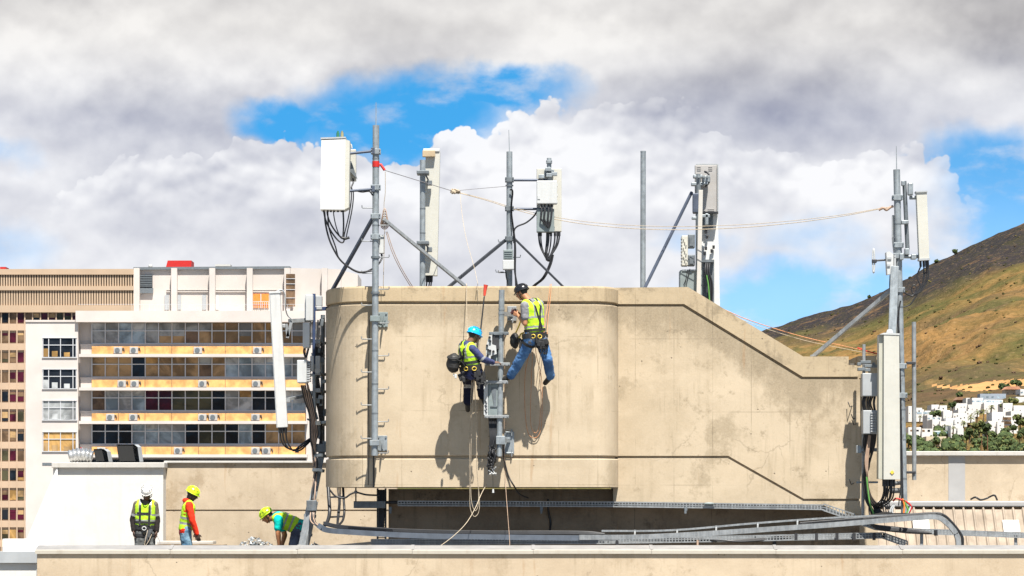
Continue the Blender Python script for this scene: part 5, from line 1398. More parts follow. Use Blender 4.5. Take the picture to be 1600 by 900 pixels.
m = MB()
for i in range(9): m.cyl(P(763 + rs.uniform(0, 13), 728 + rs.uniform(0, 14), YM - .08), P(763 + rs.uniform(0, 13), 732 + rs.uniform(0, 14), YM - .05), .009, None, 6)
m.cyl(P(770.5, 764, YM), P(770.5, 770, YM), .014, .018, 8); part(m, 'plugs', MAT['whitebox'], u)
m = MB(); m.tube(smooth_path([P(785, 683, -.12), P(787, 710, -.06), P(790, 728, -.03), P(795, 745, -.03), P(803, 759, -.03), P(812, 772, .3), P(825, 778, .6)]), .013, 6)
solo(m, 'loose_cable', MAT['cable'], 'black cable trailing from the short pipe down under the overhang', 'cable')

# ------------------------------------------------------------------ cable trays under the overhang
def mesh_tray(pts, h, dep, pitch=.05, mat='galv_l'):
    """perforated channel: two rails, an upright every pitch, solid tray bottom behind"""
    m = MB(); up = Vector((0, 0, 1))
    for a, b_ in zip(pts[:-1], pts[1:]):
        d = b_ - a; L = d.length; n = max(2, int(L / pitch))
        for s_ in (-.5, .5): m.bar(a + up * h * s_, b_ + up * h * s_, .018, .020)
        m.bar(a, b_, .015, .012)
        for i in range(n + 1):
            q = a + d * (i / n); m.box(q, (.017, .014, h))
        off = Vector((0, dep, 0))
        m.bar(a + off / 2 - up * h * .5, b_ + off / 2 - up * h * .5, dep, .006)
        m.bar(a + off, b_ + off, .012, h)
    return m


up_t = thing('cable_tray', 'upper perforated cable tray running along the bottom edge of the wall', 'cable tray', P(920, 795, .62))
part(mesh_tray([P(622, 786.5, .62), P(963, 788, .62), P(1287, 792.5, .62)], .075, .22), 'tray', MAT['galv_l'], up_t)
part(mesh_tray([P(1287, 792.5, .62), P(1336, 809, .62)], .11, .22, .055), 'drop_section', MAT['galv_l'], up_t)
m = MB(); m.pbox(552.5, 602, 783, 794, .55, .25, 0, .004); part(m, 'end_section', MAT['galv_d'], up_t)
for x in (610, 846, 1071):
    m = MB(); m.box(P(x, 795, .75), (.05, .3, .07), None, 0, .004); m.box(P(x, 800, .62), (.035, .05, .05)); part(m, 'bracket', MAT['galv_d'], up_t)
m = MB()
for i in range(3): m.tube(smooth_path([P(600, 784 + i, .7), P(720, 784 + i, .72), P(900, 785 + i, .7), P(1100, 787 + i, .7), P(1285, 790 + i, .7)]), .015, 6)
part(m, 'cable', MAT['cable'], up_t)
m = MB(); m.ball(P(1108, 787, .58), (.1, .03, .025), 8); solo(m, 'tape_wrap', MAT['greypaint'], 'green grey tape bundle stuck on the upper cable tray', 'tape')
lw = thing('cable_tray', 'lower perforated cable tray just above the front parapet capping', 'cable tray', P(980, 850, .5))
part(mesh_tray([P(580, 847, .58), P(950, 845, .58), P(1180, 841, .5), P(1381, 836.5, .3)], .085, .24), 'tray', MAT['galv_l'], lw)
part(mesh_tray([P(1381, 837, .3), P(1418, 850, .2)], .09, .24), 'drop_section', MAT['galv_l'], lw)
for x in (1244, 1276, 1308, 1335, 1366):
    m = MB(); m.pbox(x - 2.2, x + 2.2, 833, 844, .27, .06); part(m, 'cable_tie', MAT['dark'], lw)
for x in (964, 1090, 1210):
    m = MB(); m.box(P(x, 850, .65), (.05, .2, .1), None, 0, .004); m.box(P(x, 848, .5), (.03, .02, .09)); m.box((P(x, 0, .65).x, .65, -1.03), (.04, .04, .8)); part(m, 'foot', MAT['dark'] if x != 1090 else MAT['pinkcable'], lw)
m = MB()
for i in range(4): m.tube(smooth_path([P(640, 838 + i, .66), P(800, 840 + i, .66), P(950, 841 + i, .66), P(1080, 842 + i, .6), P(1130, 845, .46), P(1165, 843 + i, .48), P(1240, 837 + i, .5)]), .014, 6)
part(m, 'cable', MAT['cable'], lw)


def channel(pts, w, h):
    m = MB(); k_ = len(pts); vs = []
    for i in range(k_):
        t = (pts[min(i + 1, k_ - 1)] - pts[max(i - 1, 0)]).normalized()
        sd = Vector((0, 1, 0)); sd = (sd - t * sd.dot(t)).normalized(); upv = sd.cross(t).normalized()
        if upv.z < 0 and abs(t.x) > .5: upv = -upv
        vs += [pts[i] - sd * w / 2 - upv * h / 2, pts[i] + sd * w / 2 - upv * h / 2, pts[i] + sd * w / 2 + upv * h / 2, pts[i] - sd * w / 2 + upv * h / 2]
    fs = [(i * 4 + j, i * 4 + (j + 1) % 4, i * 4 + 4 + (j + 1) % 4, i * 4 + 4 + j) for i in range(k_ - 1) for j in range(4)] + [(0, 1, 2, 3), tuple(4 * k_ - 4 + j for j in (3, 2, 1, 0))]
    m.add(vs, fs); return m


YQ = -1.3
sc_ = thing('cable_channel', 'long solid metal cable channel sweeping up to the hooped end at the right', 'cable channel', P(1000, 845, YQ))
l1 = smooth_path([P(501, 823, -.2), P(511, 828, -.4), P(540, 831, -.7), P(640, 836.5, -1.0), P(760, 839, -1.2), P(905, 840.5, YQ), P(960, 840, YQ)], 6)
part(channel(l1, .12, .085), 'left_run', MAT['bluesteel'] if False else plain('zinc_dark', (.13, .15, .18), .45, .3, .15), sc_)
l2 = smooth_path([P(905, 839.6, YQ - .05), P(1000, 839, YQ - .05), P(1100, 834, YQ - .05), P(1200, 827, YQ - .05), P(1300, 820, YQ - .05), P(1390, 812.5, YQ - .05), P(1440, 808.5, YQ - .05), P(1464, 808, YQ - .05), P(1477, 815, YQ - .05), P(1491, 830, YQ - .05), P(1497, 845, YQ - .05), P(1497, 870, YQ - .05)], 5)
part(channel(l2, .11, .08), 'right_run', MAT['galv_l'], sc_)
l3 = smooth_path([P(940, 829.5, YQ + .25), P(1050, 828.5, YQ + .25), P(1180, 817.5, YQ + .25), P(1310, 808.5, YQ + .25), P(1440, 803.5, YQ + .25)], 5)
part(channel(l3, .05, .03), 'upper_rail', MAT['galv_l'], sc_)
m = MB()
for x, y0, y1 in ((992, 829, 838), (1058, 828, 836), (1119, 822.5, 832), (1184, 817, 828), (1246, 812.5, 823)): m.bar(P(x, y0, YQ + .25), P(x, y1, YQ), .025, .03); m.box(P(x, y0 + 1.2, YQ + .2), (.03, .03, .05))
part(m, 'rung', MAT['galv_l'], sc_)
m = MB()
for i in range(5): m.tube(smooth_path([P(506, 820 - i, -.3 + .03 * i), P(540, 826 - i, -.6), P(640, 831.5 - i, -.85), P(760, 834 - i, -1.05), P(905, 834.5 - i, YQ + .1), P(945, 834, YQ + .1)]), .014, 6)
for i in range(3): m.tube(smooth_path([P(1250, 819 - i, YQ + .05), P(1390, 808 - i, YQ + .02), P(1455, 803.5 - i, YQ), P(1474, 806 - i, YQ), P(1488, 818 - i, YQ), P(1501 + i, 836, YQ), P(1503 + i, 850, YQ), P(1502 + i, 870, YQ)]), .014, 6)
for i in range(4): m.tube(smooth_path([P(1352 + i * 5, 807, -.2), P(1372 + i * 4, 804 - i, -.5), P(1410, 803 + i, -.9), P(1440, 805, YQ + .1)]), .016, 6)
part(m, 'cable', MAT['cable'], sc_)
rt_ = thing('cable_tray', 'perforated tray crossing the ribbed roof at the far right', 'cable tray', P(1480, 840, .3))
part(mesh_tray([P(1334, 812, .3), P(1368, 824, .2), P(1420, 829.5, .1), P(1500, 832.5, .1), P(1640, 838, .1)], .075, .2), 'tray', MAT['galv_l'], rt_)
m = MB(); m.bar(P(1587, 836, .15), P(1587, 930, .15), .05, .04); m.bar(P(1440, 833, .15), P(1440, 930, .15), .05, .04); part(m, 'leg', MAT['galv_l'], rt_)
m = MB()
for i in range(5): m.tube(smooth_path([P(1345 + i * 3, 812, .25), P(1372, 822 + i, .15), P(1420, 827 + i, .06), P(1440 + i * 4, 829 + i, .06)]), .018, 6)
m.tube([P(1462, 828, .04), P(1462.5, 837, .04)], .03, 6); part(m, 'cable', MAT['cable'], rt_)
# cable ladders at the left end of the recess
ld = thing('cable_ladder', 'black curved cable ladder hanging under the left end of the block', 'cable ladder', P(525, 825, .2))
m = MB()
for o in (0, 23): m.tube(smooth_path([P(513 + o, 762, .4), P(514 + o, 780, .3), P(515 + o, 800, .2), P(512 + o, 814, .0), P(506 + o * .9, 822, -.2)]), .03 if o == 0 else .02, 8)
part(m, 'rail', MAT['cable'], ld)
m = MB()
for y in (777, 808): m.bar(P(514, y, .3), P(537, y - 1, .3), .025, .03)
part(m, 'rung', MAT['dark'], ld)
m = MB()
for i in range(3): m.tube(smooth_path([P(527 + i * 2.3, 762, .35), P(529 + i * 1.4, 785, .28), P(527 + i * 1.5, 805, .2), P(526 + i, 820, -.1)]), .009, 5)
m.tube(smooth_path([P(515, 765, .1), P(524, 775, .1), P(538, 778, .1), P(548, 772, .1), P(557, 769.5, .1), P(572, 773, .1), P(592, 774, .2)]), .015, 6)
m.tube([P(556, 762, .1), P(556, 770, .1), P(556, 783, .3)], .012, 6); m.box(P(556, 769, .1), (.05, .05, .05)); part(m, 'cable', MAT['cable'], ld)
vl = thing('cable_ladder', 'vertical perforated cable riser at the left corner of the recessed wall', 'cable ladder', P(596, 850, .9))
m = MB()
for x in (590, 602.5): m.bar(P(x, 763, .95), P(x, 850, .95), .03, .04)
for i in range(22): m.bar(P(590, 766 + i * 3.9, .95), P(602.5, 766 + i * 3.9, .95), .02, .016)
part(m, 'rail', MAT['dark'], vl)
m = MB()
for i in range(5): m.tube(smooth_path([P(590 + i * 2.6, 765, .9), P(592 + i * 2, 800, .9), P(591 + i * 2, 826, .9)]), .014, 6)
part(m, 'cable', MAT['cable'], vl)
m = MB(); m.tube(smooth_path([P(856, 780, 1.0), P(857, 800, 1.05), P(860, 815, 1.08), P(859, 832, 1.0)]), .018, 6); solo(m, 'loose_cable', MAT['cable'], 'black cable dropping down the shaded recessed wall below the overhang', 'cable')
# ------------------------------------------------------------------ people
skinm = {}


def skin(name, col):
    m, b = newmat(name); v, x, y, z = objco()
    c = mixc(sstep(nz(v, 25, 4), .3, .7), tuple(k * .85 for k in col), col); E.nt.links.new(c, b.inputs['Base Color'])
    b.inputs['Roughness'].default_value = .5; b.inputs['Subsurface Weight'].default_value = .06; b.inputs['Subsurface Radius'].default_value = (.02, .008, .004)
    return m


def cloth(name, col, var=.14, s=26):
    m, b = newmat(name); v, x, y, z = objco()
    c = mixc(sstep(nz(v, s, 5, .65), .3, .7), tuple(k * (1 - var * 1.4) for k in col), tuple(min(1, k * (1 + var)) for k in col)); E.nt.links.new(c, b.inputs['Base Color'])
    b.inputs['Roughness'].default_value = .9; b.inputs['Specular IOR Level'].default_value = .2
    bump(b, nz(v, 14, 4, .6) * .6 + nz(v, 200, 2) * .15, .6, .02)
    return m


def denim(name, dark, light):
    m, b = newmat(name); v, x, y, z = objco()
    c = mixc(sstep(nz(v, 5, 5, .65), .35, .66), dark, light); E.nt.links.new(c, b.inputs['Base Color']); b.inputs['Roughness'].default_value = .9
    bump(b, nz(v, 16, 5, .6), .7, .02); return m


VEST = cloth('hi_vis_yellow', (.42, .68, .03), .1); SILV = plain('reflective_tape', (.28, .285, .285), .4, .2, .08, 20)
WEB = plain('black_webbing', (.012, .012, .013), .7, 0, .2, 30); HAIR = plain('black_hair', (.012, .01, .009), .6); EYEW = plain('eye_white', (.6, .58, .55), .3)
LIPS = plain('lips', (.22, .09, .07), .5); BOOT = plain('black_boot', (.018, .017, .016), .6, 0, .3, 20); GOLD = plain('yellow_buckle', (.62, .45, .06), .4, .2)


def capsule(mb, a, ra, b, rb, n=14):
    mb.ball(a, ra, n); mb.ball(b, rb, n)
    if (b - a).length > 1e-4: mb.cyl(a, b, ra, rb, n)


def remesh(mb, vox, it, off, name, wrinkle=0, seed=0.0):
    me = mb.mesh('tmp', [], Vector()); o = bpy.data.objects.new('tmp', me); COL.objects.link(o)
    r = o.modifiers.new('r', 'REMESH'); r.mode = 'VOXEL'; r.voxel_size = vox; r.use_smooth_shade = True
    s_ = o.modifiers.new('s', 'SMOOTH'); s_.factor = .5; s_.iterations = it
    dg = bpy.context.evaluated_depsgraph_get(); out = bpy.data.meshes.new_from_object(o.evaluated_get(dg)); out.name = name
    bpy.data.objects.remove(o); bpy.data.meshes.remove(me)
    n = len(out.vertices); co = np.empty(n * 3); out.vertices.foreach_get('co', co); co = co.reshape(-1, 3)
    if wrinkle:
        nn = np.empty(n * 3); out.vertices.foreach_get('normal', nn); nn = nn.reshape(-1, 3)
        for i in range(n):
            p = Vector(co[i]); d = noise.fractal(Vector((p.x * 9 + seed, p.y * 9, p.z * 13)), .9, 2.1, 3)
            d2 = 1 - abs(noise.noise(Vector((p.x * 12 + p.z * 7, p.y * 12, p.z * 15 + seed)))) * 2
            co[i] += nn[i] * wrinkle * (d * .9 + d2 * .5)
    co -= np.array(off); out.vertices.foreach_set('co', co.ravel()); out.update()
    return out


def paint(me, off, rules):
    """rules: (slot, test(world centre, normal))"""
    for p in me.polygons:
        c = Vector(p.center) + off
        for slot, fn in rules:
            if fn(c): p.material_index = slot


def hand(mb, wr, d, n, side, r=1.0, curl=.5):
    """palm, four bent fingers of different length and a thumb leaving the side of the palm"""
    d = d.normalized(); n = (n - d * n.dot(d)).normalized(); s_ = d.cross(n) * side
    pc = wr + d * .045 * r
    for o in (-.028, -.009, .01, .028): capsule(mb, wr + s_ * o * .6 * r + d * .012, .017 * r, wr + d * .088 * r + s_ * o * r, .013 * r, 8)
    for o, L in ((-.030, .062), (-.010, .076), (.011, .082), (.031, .073)):
        p = wr + d * .09 * r + s_ * o * 1.08 * r; dirv = d; rad = .0098 * r; a = 0
        for sl in (.42, .32, .26):
            a += curl * .75; dirv = (d * math.cos(a) + n * math.sin(a)).normalized(); q = p + dirv * L * sl * r; capsule(mb, p, rad, q, rad * .92, 8); p = q; rad *= .92
    p = wr + d * .025 * r + s_ * .026 * r; q = p + (d * .6 + s_ * .7 + n * .25).normalized() * .04 * r; capsule(mb, p, .014 * r, q, .012 * r, 8)
    capsule(mb, q, .012 * r, q + (d * .85 + s_ * .15 + n * .45).normalized() * .033 * r, .0095 * r, 8)


def ring_on(bvh, c, ax, ref, rad, n, lift):
    ax = ax.normalized(); ref = (ref - ax * ref.dot(ax)).normalized(); s_ = ax.cross(ref); out = []; ns = []
    for i in range(n + 1):
        t = 2 * math.pi * i / n; d = ref * math.cos(t) + s_ * math.sin(t)
        h, nn, _, _ = bvh.ray_cast(c + d * rad, -d, rad)
        if h is None: h = c + d * .12
        out.append(h + d * lift); ns.append(d)
    return out, ns


def person(label, sp):
    k = sp.get('k', 1.0); J = sp['J']; base = sp['base']; f = sp['face'].normalized(); bf = sp['front'].normalized()
    upv = sp.get('headup', Vector((0, 0, 1))); u = (upv - f * upv.dot(f)).normalized(); sd = u.cross(f)       # sd: the person's left
    hc = J['head']; mid = (J['hipL'] + J['hipR']) / 2; sm = (J['shL'] + J['shR']) / 2; ax = (sm - mid).normalized(); bf = (bf - ax * bf.dot(ax)).normalized(); lat = ax.cross(bf)
    fr = Matrix((sd, f, u)).transposed()
    hs = sp.get('hs', k)
    b = MB()
    # head
    b.ball(hc + f * -.012 * hs + u * .025 * hs, (.077 * hs, .096 * hs, .093 * hs), 18, 0, fr)
    b.ball(hc + f * .022 * hs - u * .03 * hs, (.064 * hs, .075 * hs, .082 * hs), 16, 0, fr)
    b.ball(hc + f * .062 * hs - u * .088 * hs, (.033 * hs, .026 * hs, .024 * hs), 12, 0, fr)
    capsule(b, hc + f * .088 * hs + u * .012 * hs, .010 * hs, hc + f * .112 * hs - u * .022 * hs, .016 * hs, 8)
    for s_ in (-1, 1):
        b.ball(hc + sd * s_ * .078 * hs - u * .012 * hs - f * .008 * hs, (.012 * hs, .022 * hs, .034 * hs), 10, 0, fr)
        capsule(b, hc + f * .086 * hs + u * .03 * hs + sd * s_ * .015 * hs, .011 * hs, hc + f * .076 * hs + u * .03 * hs + sd * s_ * .05 * hs, .011 * hs, 8)
        b.ball(hc + f * .066 * hs - u * .028 * hs + sd * s_ * .04 * hs, (.022 * hs, .022 * hs, .018 * hs), 8, 0, fr)
    capsule(b, hc + f * .092 * hs - u * .056 * hs - sd * .02 * hs, .010 * hs, hc + f * .092 * hs - u * .056 * hs + sd * .02 * hs, .010 * hs, 8)
    capsule(b, hc - f * .02 * hs - u * .06 * hs, .058 * k, J['neck'] - ax * .02, .062 * k)
    # torso as two side chains and a spine
    tor = []
    wst = mid.lerp(sm, .36)
    for s_, sh, hp in ((1, J['shL'], J['hipL']), (-1, J['shR'], J['hipR'])):
        shi = sh.lerp(sm, .42) - ax * .05 * k
        tor += [(shi, .098 * k, wst + lat * s_ * .065 * k, .09 * k), (wst + lat * s_ * .065 * k, .09 * k, hp, .10 * k)]
        tor += [(sh.lerp(J['neck'], .08), .056 * k, J['neck'] - ax * .03 * k, .06 * k)]
    tor += [(J['neck'] - ax * .06 * k, .085 * k, wst, .1 * k), (wst, .1 * k, mid - ax * .02, .105 * k)]
    for a, ra, c, rc in tor: capsule(b, a, ra, c, rc)
    arms = {}
    for s_, q in ((1, 'L'), (-1, 'R')):
        sh, el, wr = J['sh' + q], J['el' + q], J['wr' + q]; arms[q] = ((sh, .056 * k, el, .041 * k), (el, .041 * k, wr, .028 * k))
        for c in arms[q]: capsule(b, *c)
        capsule(b, el.lerp(wr, .1), .042 * k, el.lerp(wr, .45), .036 * k)
        hd = sp.get('hand' + q) or (wr - el); hn = sp.get('palm' + q) or (bf * .3 - lat * s_)
        hand(b, wr, hd, hn, sp.get('thumb' + q, 1), k, sp.get('curl', .55))
    legs = {}
    for q in 'LR':
        hp, kn, an, to = J['hip' + q], J['kn' + q], J['an' + q], J['toe' + q]; legs[q] = ((hp, .092 * k, kn, .06 * k), (kn, .058 * k, an, .041 * k), (an, .045 * k, to, .036 * k))
        for c in legs[q]: capsule(b, *c)
        capsule(b, kn.lerp(an, .12), .057 * k, kn.lerp(an, .4), .059 * k)
    me = remesh(b, .0085, 3, base, 'person')
    for m_ in (sp['skin'], HAIR, EYEW, LIPS, BOOT): me.materials.append(m_)
    eyes = [hc + f * .083 * hs + u * .010 * hs + sd * s_ * .032 * hs for s_ in (-1, 1)]; brow = [hc + f * .09 * hs + u * .036 * hs + sd * s_ * .034 * hs for s_ in (-1, 1)]
    mouth = hc + f * .098 * hs - u * .056 * hs

    def hairy(c):
        r_ = c - hc; return r_.length < .14 * hs and (r_.dot(u) > .05 * hs or (r_.dot(f) < -.02 * hs and r_.dot(u) > -.05 * hs and abs(r_.dot(sd)) < .085 * hs))

    rules = [(1, hairy), (2, lambda c: min((c - e).length for e in eyes) < .012 * hs), (1, lambda c: min((c - e).length for e in eyes) < .006 * hs),
             (1, lambda c: min((c - e).length for e in brow) < .014 * hs and abs((c - brow[0]).dot(u)) < .007 * hs), (3, lambda c: (c - mouth).length < .026 * hs and abs((c - mouth).dot(u)) < .009 * hs)]
    if sp.get('beard'): rules.append((1, lambda c: (c - hc).dot(u) < -.045 * hs and (c - hc).dot(u) > -.12 * hs and (c - hc).dot(f) > .0 and (c - mouth).length > .02 * hs and (c - hc).length < .16 * hs))
    paint(me, base, rules)
    o = bpy.data.objects.new('person', me); COL.objects.link(o); o.location = base; WLOC[o.name] = Vector(base); tag(o, label, 'person')

    def sub(name, me2, mats):
        for m_ in mats: me2.materials.append(m_)
        c = bpy.data.objects.new(name, me2); COL.objects.link(c); c.parent = o; WLOC[c.name] = Vector(base); return c

    def bvh_of(*ms):
        vs, fs = [], []
        for m_ in ms:
            o_ = len(vs); vs += [v.co + base for v in m_.vertices]; fs += [[i + o_ for i in p.vertices] for p in m_.polygons]
        return BVHTree.FromPolygons(vs, fs)

    # shirt
    b = MB(); g = .016 * k
    for a, ra, c, rc in tor: capsule(b, a, ra + g, c, rc + g)
    for q in 'LR':
        (sh, rs_, el, re), (_, _, wr, rw) = arms[q]; ln = sp.get('sleeve', 2.0)
        if ln <= 1: capsule(b, sh, rs_ + g, sh.lerp(el, ln), re + g * 1.5)
        else: capsule(b, sh, rs_ + g, el, re + g); capsule(b, el, re + g, el.lerp(wr, ln - 1), rw + g * .9)
    if sp.get('hood'): 
        for i in range(9):
            t = math.pi * (.1 + .8 * i / 8); c0 = J['neck'] + ax * .015
            c = c0 + lat * math.cos(t) * .085 * k - bf * math.sin(t) * .085 * k
            b.ball(c, .042 * k, 10)
    shirt = remesh(b, .011, 2, base, 'shirt', .006, sp.get('seed', 0)); st = sub('shirt', shirt, sp['shirt'])
    if len(sp['shirt']) > 1:
        def sl(c):
            for q in 'LR':
                sh, el, wr = J['sh' + q], J['el' + q], J['wr' + q]; d = el - sh; t = (c - sh).dot(d) / d.length_squared
                if t > sp.get('sleeve_from', .75) and ((c - sh - d * min(t, 1)).length < .12 or (c - el).length < .12 or (c - wr).length < .14 or (c - el.lerp(wr, .5)).length < .15): return True
            return False

        def tape(c):
            for q in 'LR':
                sh, el = J['sh' + q], J['el' + q]; d = el - sh; t = (c - sh).dot(d) / d.length_squared; a_ = sp.get('armband', .6)
                if a_ < t < a_ + .14 and (c - sh - d * t).length < .1: return True
            return False
        paint(shirt, base, [(1, sl)] + ([(2, tape)] if len(sp['shirt']) > 2 else []))
    # trousers
    b = MB(); capsule(b, J['hipL'] + ax * .05, .105 * k, J['hipR'] + ax * .05, .105 * k); capsule(b, mid + ax * .12 * k, .112 * k, mid, .12 * k)
    for q in 'LR':
        (hp, rh, kn, rk), (_, _, an, ra), _ = legs[q]; capsule(b, hp, rh + .022 * k, kn, rk + .026 * k); capsule(b, kn, rk + .026 * k, kn.lerp(an, .93), ra + .034 * k)
    tr_ = remesh(b, .011, 2, base, 'trousers', .008, sp.get('seed', 0) + 7); t_ = sub('trousers', tr_, sp['trousers'])
    if len(sp['trousers']) > 1:
        def kb(c):
            for q in 'LR':
                hp, kn = J['hip' + q], J['kn' + q]; d = kn - hp; t = (c - hp).dot(d) / d.length_squared
                an = J['an' + q]; d2 = an - kn; t2 = (c - kn).dot(d2) / d2.length_squared
                if (sp['kband'][0] < t2 < sp['kband'][1]) and (c - kn).length < .2: return True
            return False
        paint(tr_, base, [(1, kb)])
    # vest
    b = MB(); g = .034 * k
    for s_, sh, hp in ((1, J['shL'], J['hipL']), (-1, J['shR'], J['hipR'])):
        shi = sh.lerp(sm, .5) - ax * .05 * k; lo_ = mid.lerp(sm, sp.get('vest_hem', .12)) + lat * s_ * .07 * k
        capsule(b, shi, .098 * k + g * .9, wst + lat * s_ * .065 * k, .09 * k + g); capsule(b, wst + lat * s_ * .065 * k, .09 * k + g, lo_, .092 * k + g)
        capsule(b, sh.lerp(J['neck'], .34), .056 * k + g * .75, J['neck'] - ax * .06 * k, .06 * k + g * .6)
    capsule(b, sm - ax * .05, .085 * k + g, wst, .1 * k + g)
    vest = remesh(b, .011, 2, base, 'vest', .006, sp.get('seed', 0) + 3); L_ = (sm - mid).length
    if sp.get('hem_cut', True):
        bm = bmesh.new(); bm.from_mesh(vest); bmesh.ops.delete(bm, geom=[v for v in bm.verts if ((v.co + base) - mid).dot(ax) < L_ * sp.get('vest_hem', .12) - .02], context='VERTS')
        nk = J['neck'] + ax * .01 + bf * .05 * k
        bmesh.ops.delete(bm, geom=[v for v in bm.verts if ((v.co + base) - nk).length < .085 * k], context='VERTS')
        bm.to_mesh(vest); bm.free()
    sub('vest', vest, [VEST, SILV])
    bands = sp.get('bands', ((.3, .385), (.55, .63)))

    def sil(c):
        t = (c - mid).dot(ax) / L_; w_ = (c - mid).dot(lat)
        return any(a_ < t < b_ for a_, b_ in bands) or (t > bands[-1][0] and .075 * k < abs(w_) < .118 * k)
    paint(vest, base, [(1, sil)])
    # boots
    for q in 'LR':
        an, to = J['an' + q], J['toe' + q]; b = MB(); capsule(b, J['kn' + q].lerp(an, .8), .055 * k, an, .052 * k); d = (to - an).normalized()
        capsule(b, an - d * .03, .05 * k, to + d * .03, .043 * k); sub('boot', remesh(b, .01, 2, base, 'boot', .002), [BOOT])
    # helmet
    hb = MB(); hcn = hc + u * .036 * hs - f * .008 * hs
    hb.ball(hcn, (.104 * hs, .126 * hs, .108 * hs), 24, 0, fr, -.12)
    for i in range(24):
        a = 2 * math.pi * i / 24; b_ = 2 * math.pi * (i + 1) / 24
        pts = [hcn + fr @ Vector((math.cos(t) * .106 * hs, math.sin(t) * .129 * hs + (max(0, math.sin(t)) ** 6) * .022 * hs, -.016 * hs)) for t in (a, b_)]
        hb.cyl(pts[0], pts[1], .008 * hs, None, 6)
    for i in range(-1, 2): hb.tube([hcn + fr @ Vector((i * .036 * hs * math.cos(t) ** .5, math.sin(t) * .129 * hs, math.cos(t) * .111 * hs * (1 - .06 * abs(i)))) for t in [-1.3 + .26 * j for j in range(11)]], .006 * hs, 6)
    h_ = MB.mesh(hb, 'helmet', [], base); hel = sub('helmet', h_, [sp['helmet']])
    vb = MB()
    for s_ in (-1, 1):
        for t, ph in ((-.75, .5), (-.2, .5), (.35, .5), (.8, .55), (-.5, .95), (.1, .95), (.6, 1.0)):
            d = Vector((s_ * math.cos(t) * math.cos(ph), math.sin(t) * math.cos(ph), math.sin(ph))); p = hcn + fr @ Vector((d.x * .105 * hs, d.y * .127 * hs, d.z * .109 * hs)); vb.ball(p, (.008 * hs, .014 * hs, .007 * hs), 6, 0, fr)
    sub('vents', MB.mesh(vb, 'vents', [], base), [WEB])
    cb = MB()
    for s_ in (-1, 1): cb.tube(smooth_path([hcn + fr @ Vector((s_ * .088 * hs, .03 * hs, -.02 * hs)), hc + fr @ Vector((s_ * .078 * hs, .03 * hs, -.06 * hs)), hc + fr @ Vector((0, .04 * hs, -.125 * hs))]), .006, 5); cb.tube(smooth_path([hcn + fr @ Vector((s_ * .088 * hs, -.05 * hs, -.02 * hs)), hc + fr @ Vector((s_ * .082 * hs, .02 * hs, -.06 * hs))]), .005, 5)
    sub('chin_strap', MB.mesh(cb, 'chin_strap', [], base), [WEB])
    # harness
    if sp.get('harness'):
        tree_ = bvh_of(vest, tr_); hb = MB()
        c0 = mid + ax * .06 * k
        pts, ns = ring_on(tree_, c0, ax, bf, .5, 28, .004); hb.strip(pts, ns, .085, .02)
        pts, ns = ring_on(tree_, mid + ax * .15 * k, ax, bf, .5, 28, .003); hb.strip(pts, ns, .04, .012)
        for sgn in (1, -1):
            for a0, a1 in ((.10, .10), ):
                pth = []; nn = []
                for i in range(26):
                    t = i / 25; hgt = (.10 + t * 2.1) if t < .5 else (.10 + (1 - t) * 2.1); front = 1 if t < .5 else -1
                    w0 = sgn * (.085 if front > 0 else .085 - (1 - min(hgt, 1.0)) * .17) * k
                    hgt = min(hgt, 1.04); c = mid + ax * L_ * hgt + lat * w0
                    if hgt > .98: d = ax * .9 + bf * front * .3
                    else: d = bf * front
                    d.normalize(); h, n2, _, _ = tree_.ray_cast(c + d * .5, -d, .6)
                    if h is None: continue
                    if pth and (h - pth[-1]).length > .22: continue
                    pth.append(h + d * .004); nn.append(d)
                if len(pth) > 3: hb.strip(pth, nn, .036, .008)
        if sp.get('chest'):
            pts, ns = ring_on(tree_, mid + ax * L_ * .66, ax, bf, .5, 28, .004); hb.strip(pts[:4], ns[:4], .035, .008); hb.strip(pts[-5:], ns[-5:], .035, .008)
        for q in 'LR':
            hp, kn = J['hip' + q], J['kn' + q]; a_ = (kn - hp).normalized(); tb = bvh_of(tr_); cc = hp.lerp(kn, .22)
            pts, ns = ring_on(tb, cc, a_, bf, .17, 18, .003); hb.strip(pts, ns, .045, .01)
        sub('harness', MB.mesh(hb, 'harness', [], base), [WEB])
        gb = MB()
        for d in sp.get('rings', ()):
            h, n2, _, _ = tree_.ray_cast(mid + ax * .06 * k + d.normalized() * .5, -d.normalized(), .6)
            h = (h or mid + d * .15) + d.normalized() * .03
            s_ = ax.cross(d).normalized(); gb.tube([h + s_ * math.cos(t) * .035 + ax * (math.sin(t) * .03 - .02) for t in [i * math.pi / 6 for i in range(12)]], .008, 6, 0, True)
        if sp.get('rings'): sub('ring', MB.mesh(gb, 'ring', [], base), [sp.get('ringmat', GOLD)])
        gl = []; gb = MB(); rs_ = random.Random(int(sp.get('seed', 1) * 10))
        for d in sp.get('gear', ()):
            h, n2, _, _ = tree_.ray_cast(mid + d.normalized() * .5, -d.normalized(), .6); h = (h or mid) + d.normalized() * .035 - ax * .05
            for i in range(4):
                q = h + Vector((rs_.uniform(-.05, .05), rs_.uniform(-.03, .03), rs_.uniform(-.1, .04))); gb.box(q, (rs_.uniform(.03, .07), rs_.uniform(.03, .06), rs_.uniform(.05, .13)), Matrix.Rotation(rs_.uniform(-.4, .4), 3, 'Y'), 0, .01)
            gb.box(h - ax * .03, (.05, .05, .16), None, 0, .01); gb.tube(smooth_path([h, h - ax * .12 + bf * .03, h - ax * .2, h - ax * .08 - bf * .04]), .008, 5)
            gl.append(gb); gb = MB()
        for gb in gl: sub('tool_pouch', MB.mesh(gb, 'tool_pouch', [], base), [sp.get('gearmat', WEB)])
    return o


def JT(d): return {k_: P(*v) for k_, v in d.items()}


FLOOR = -1.44
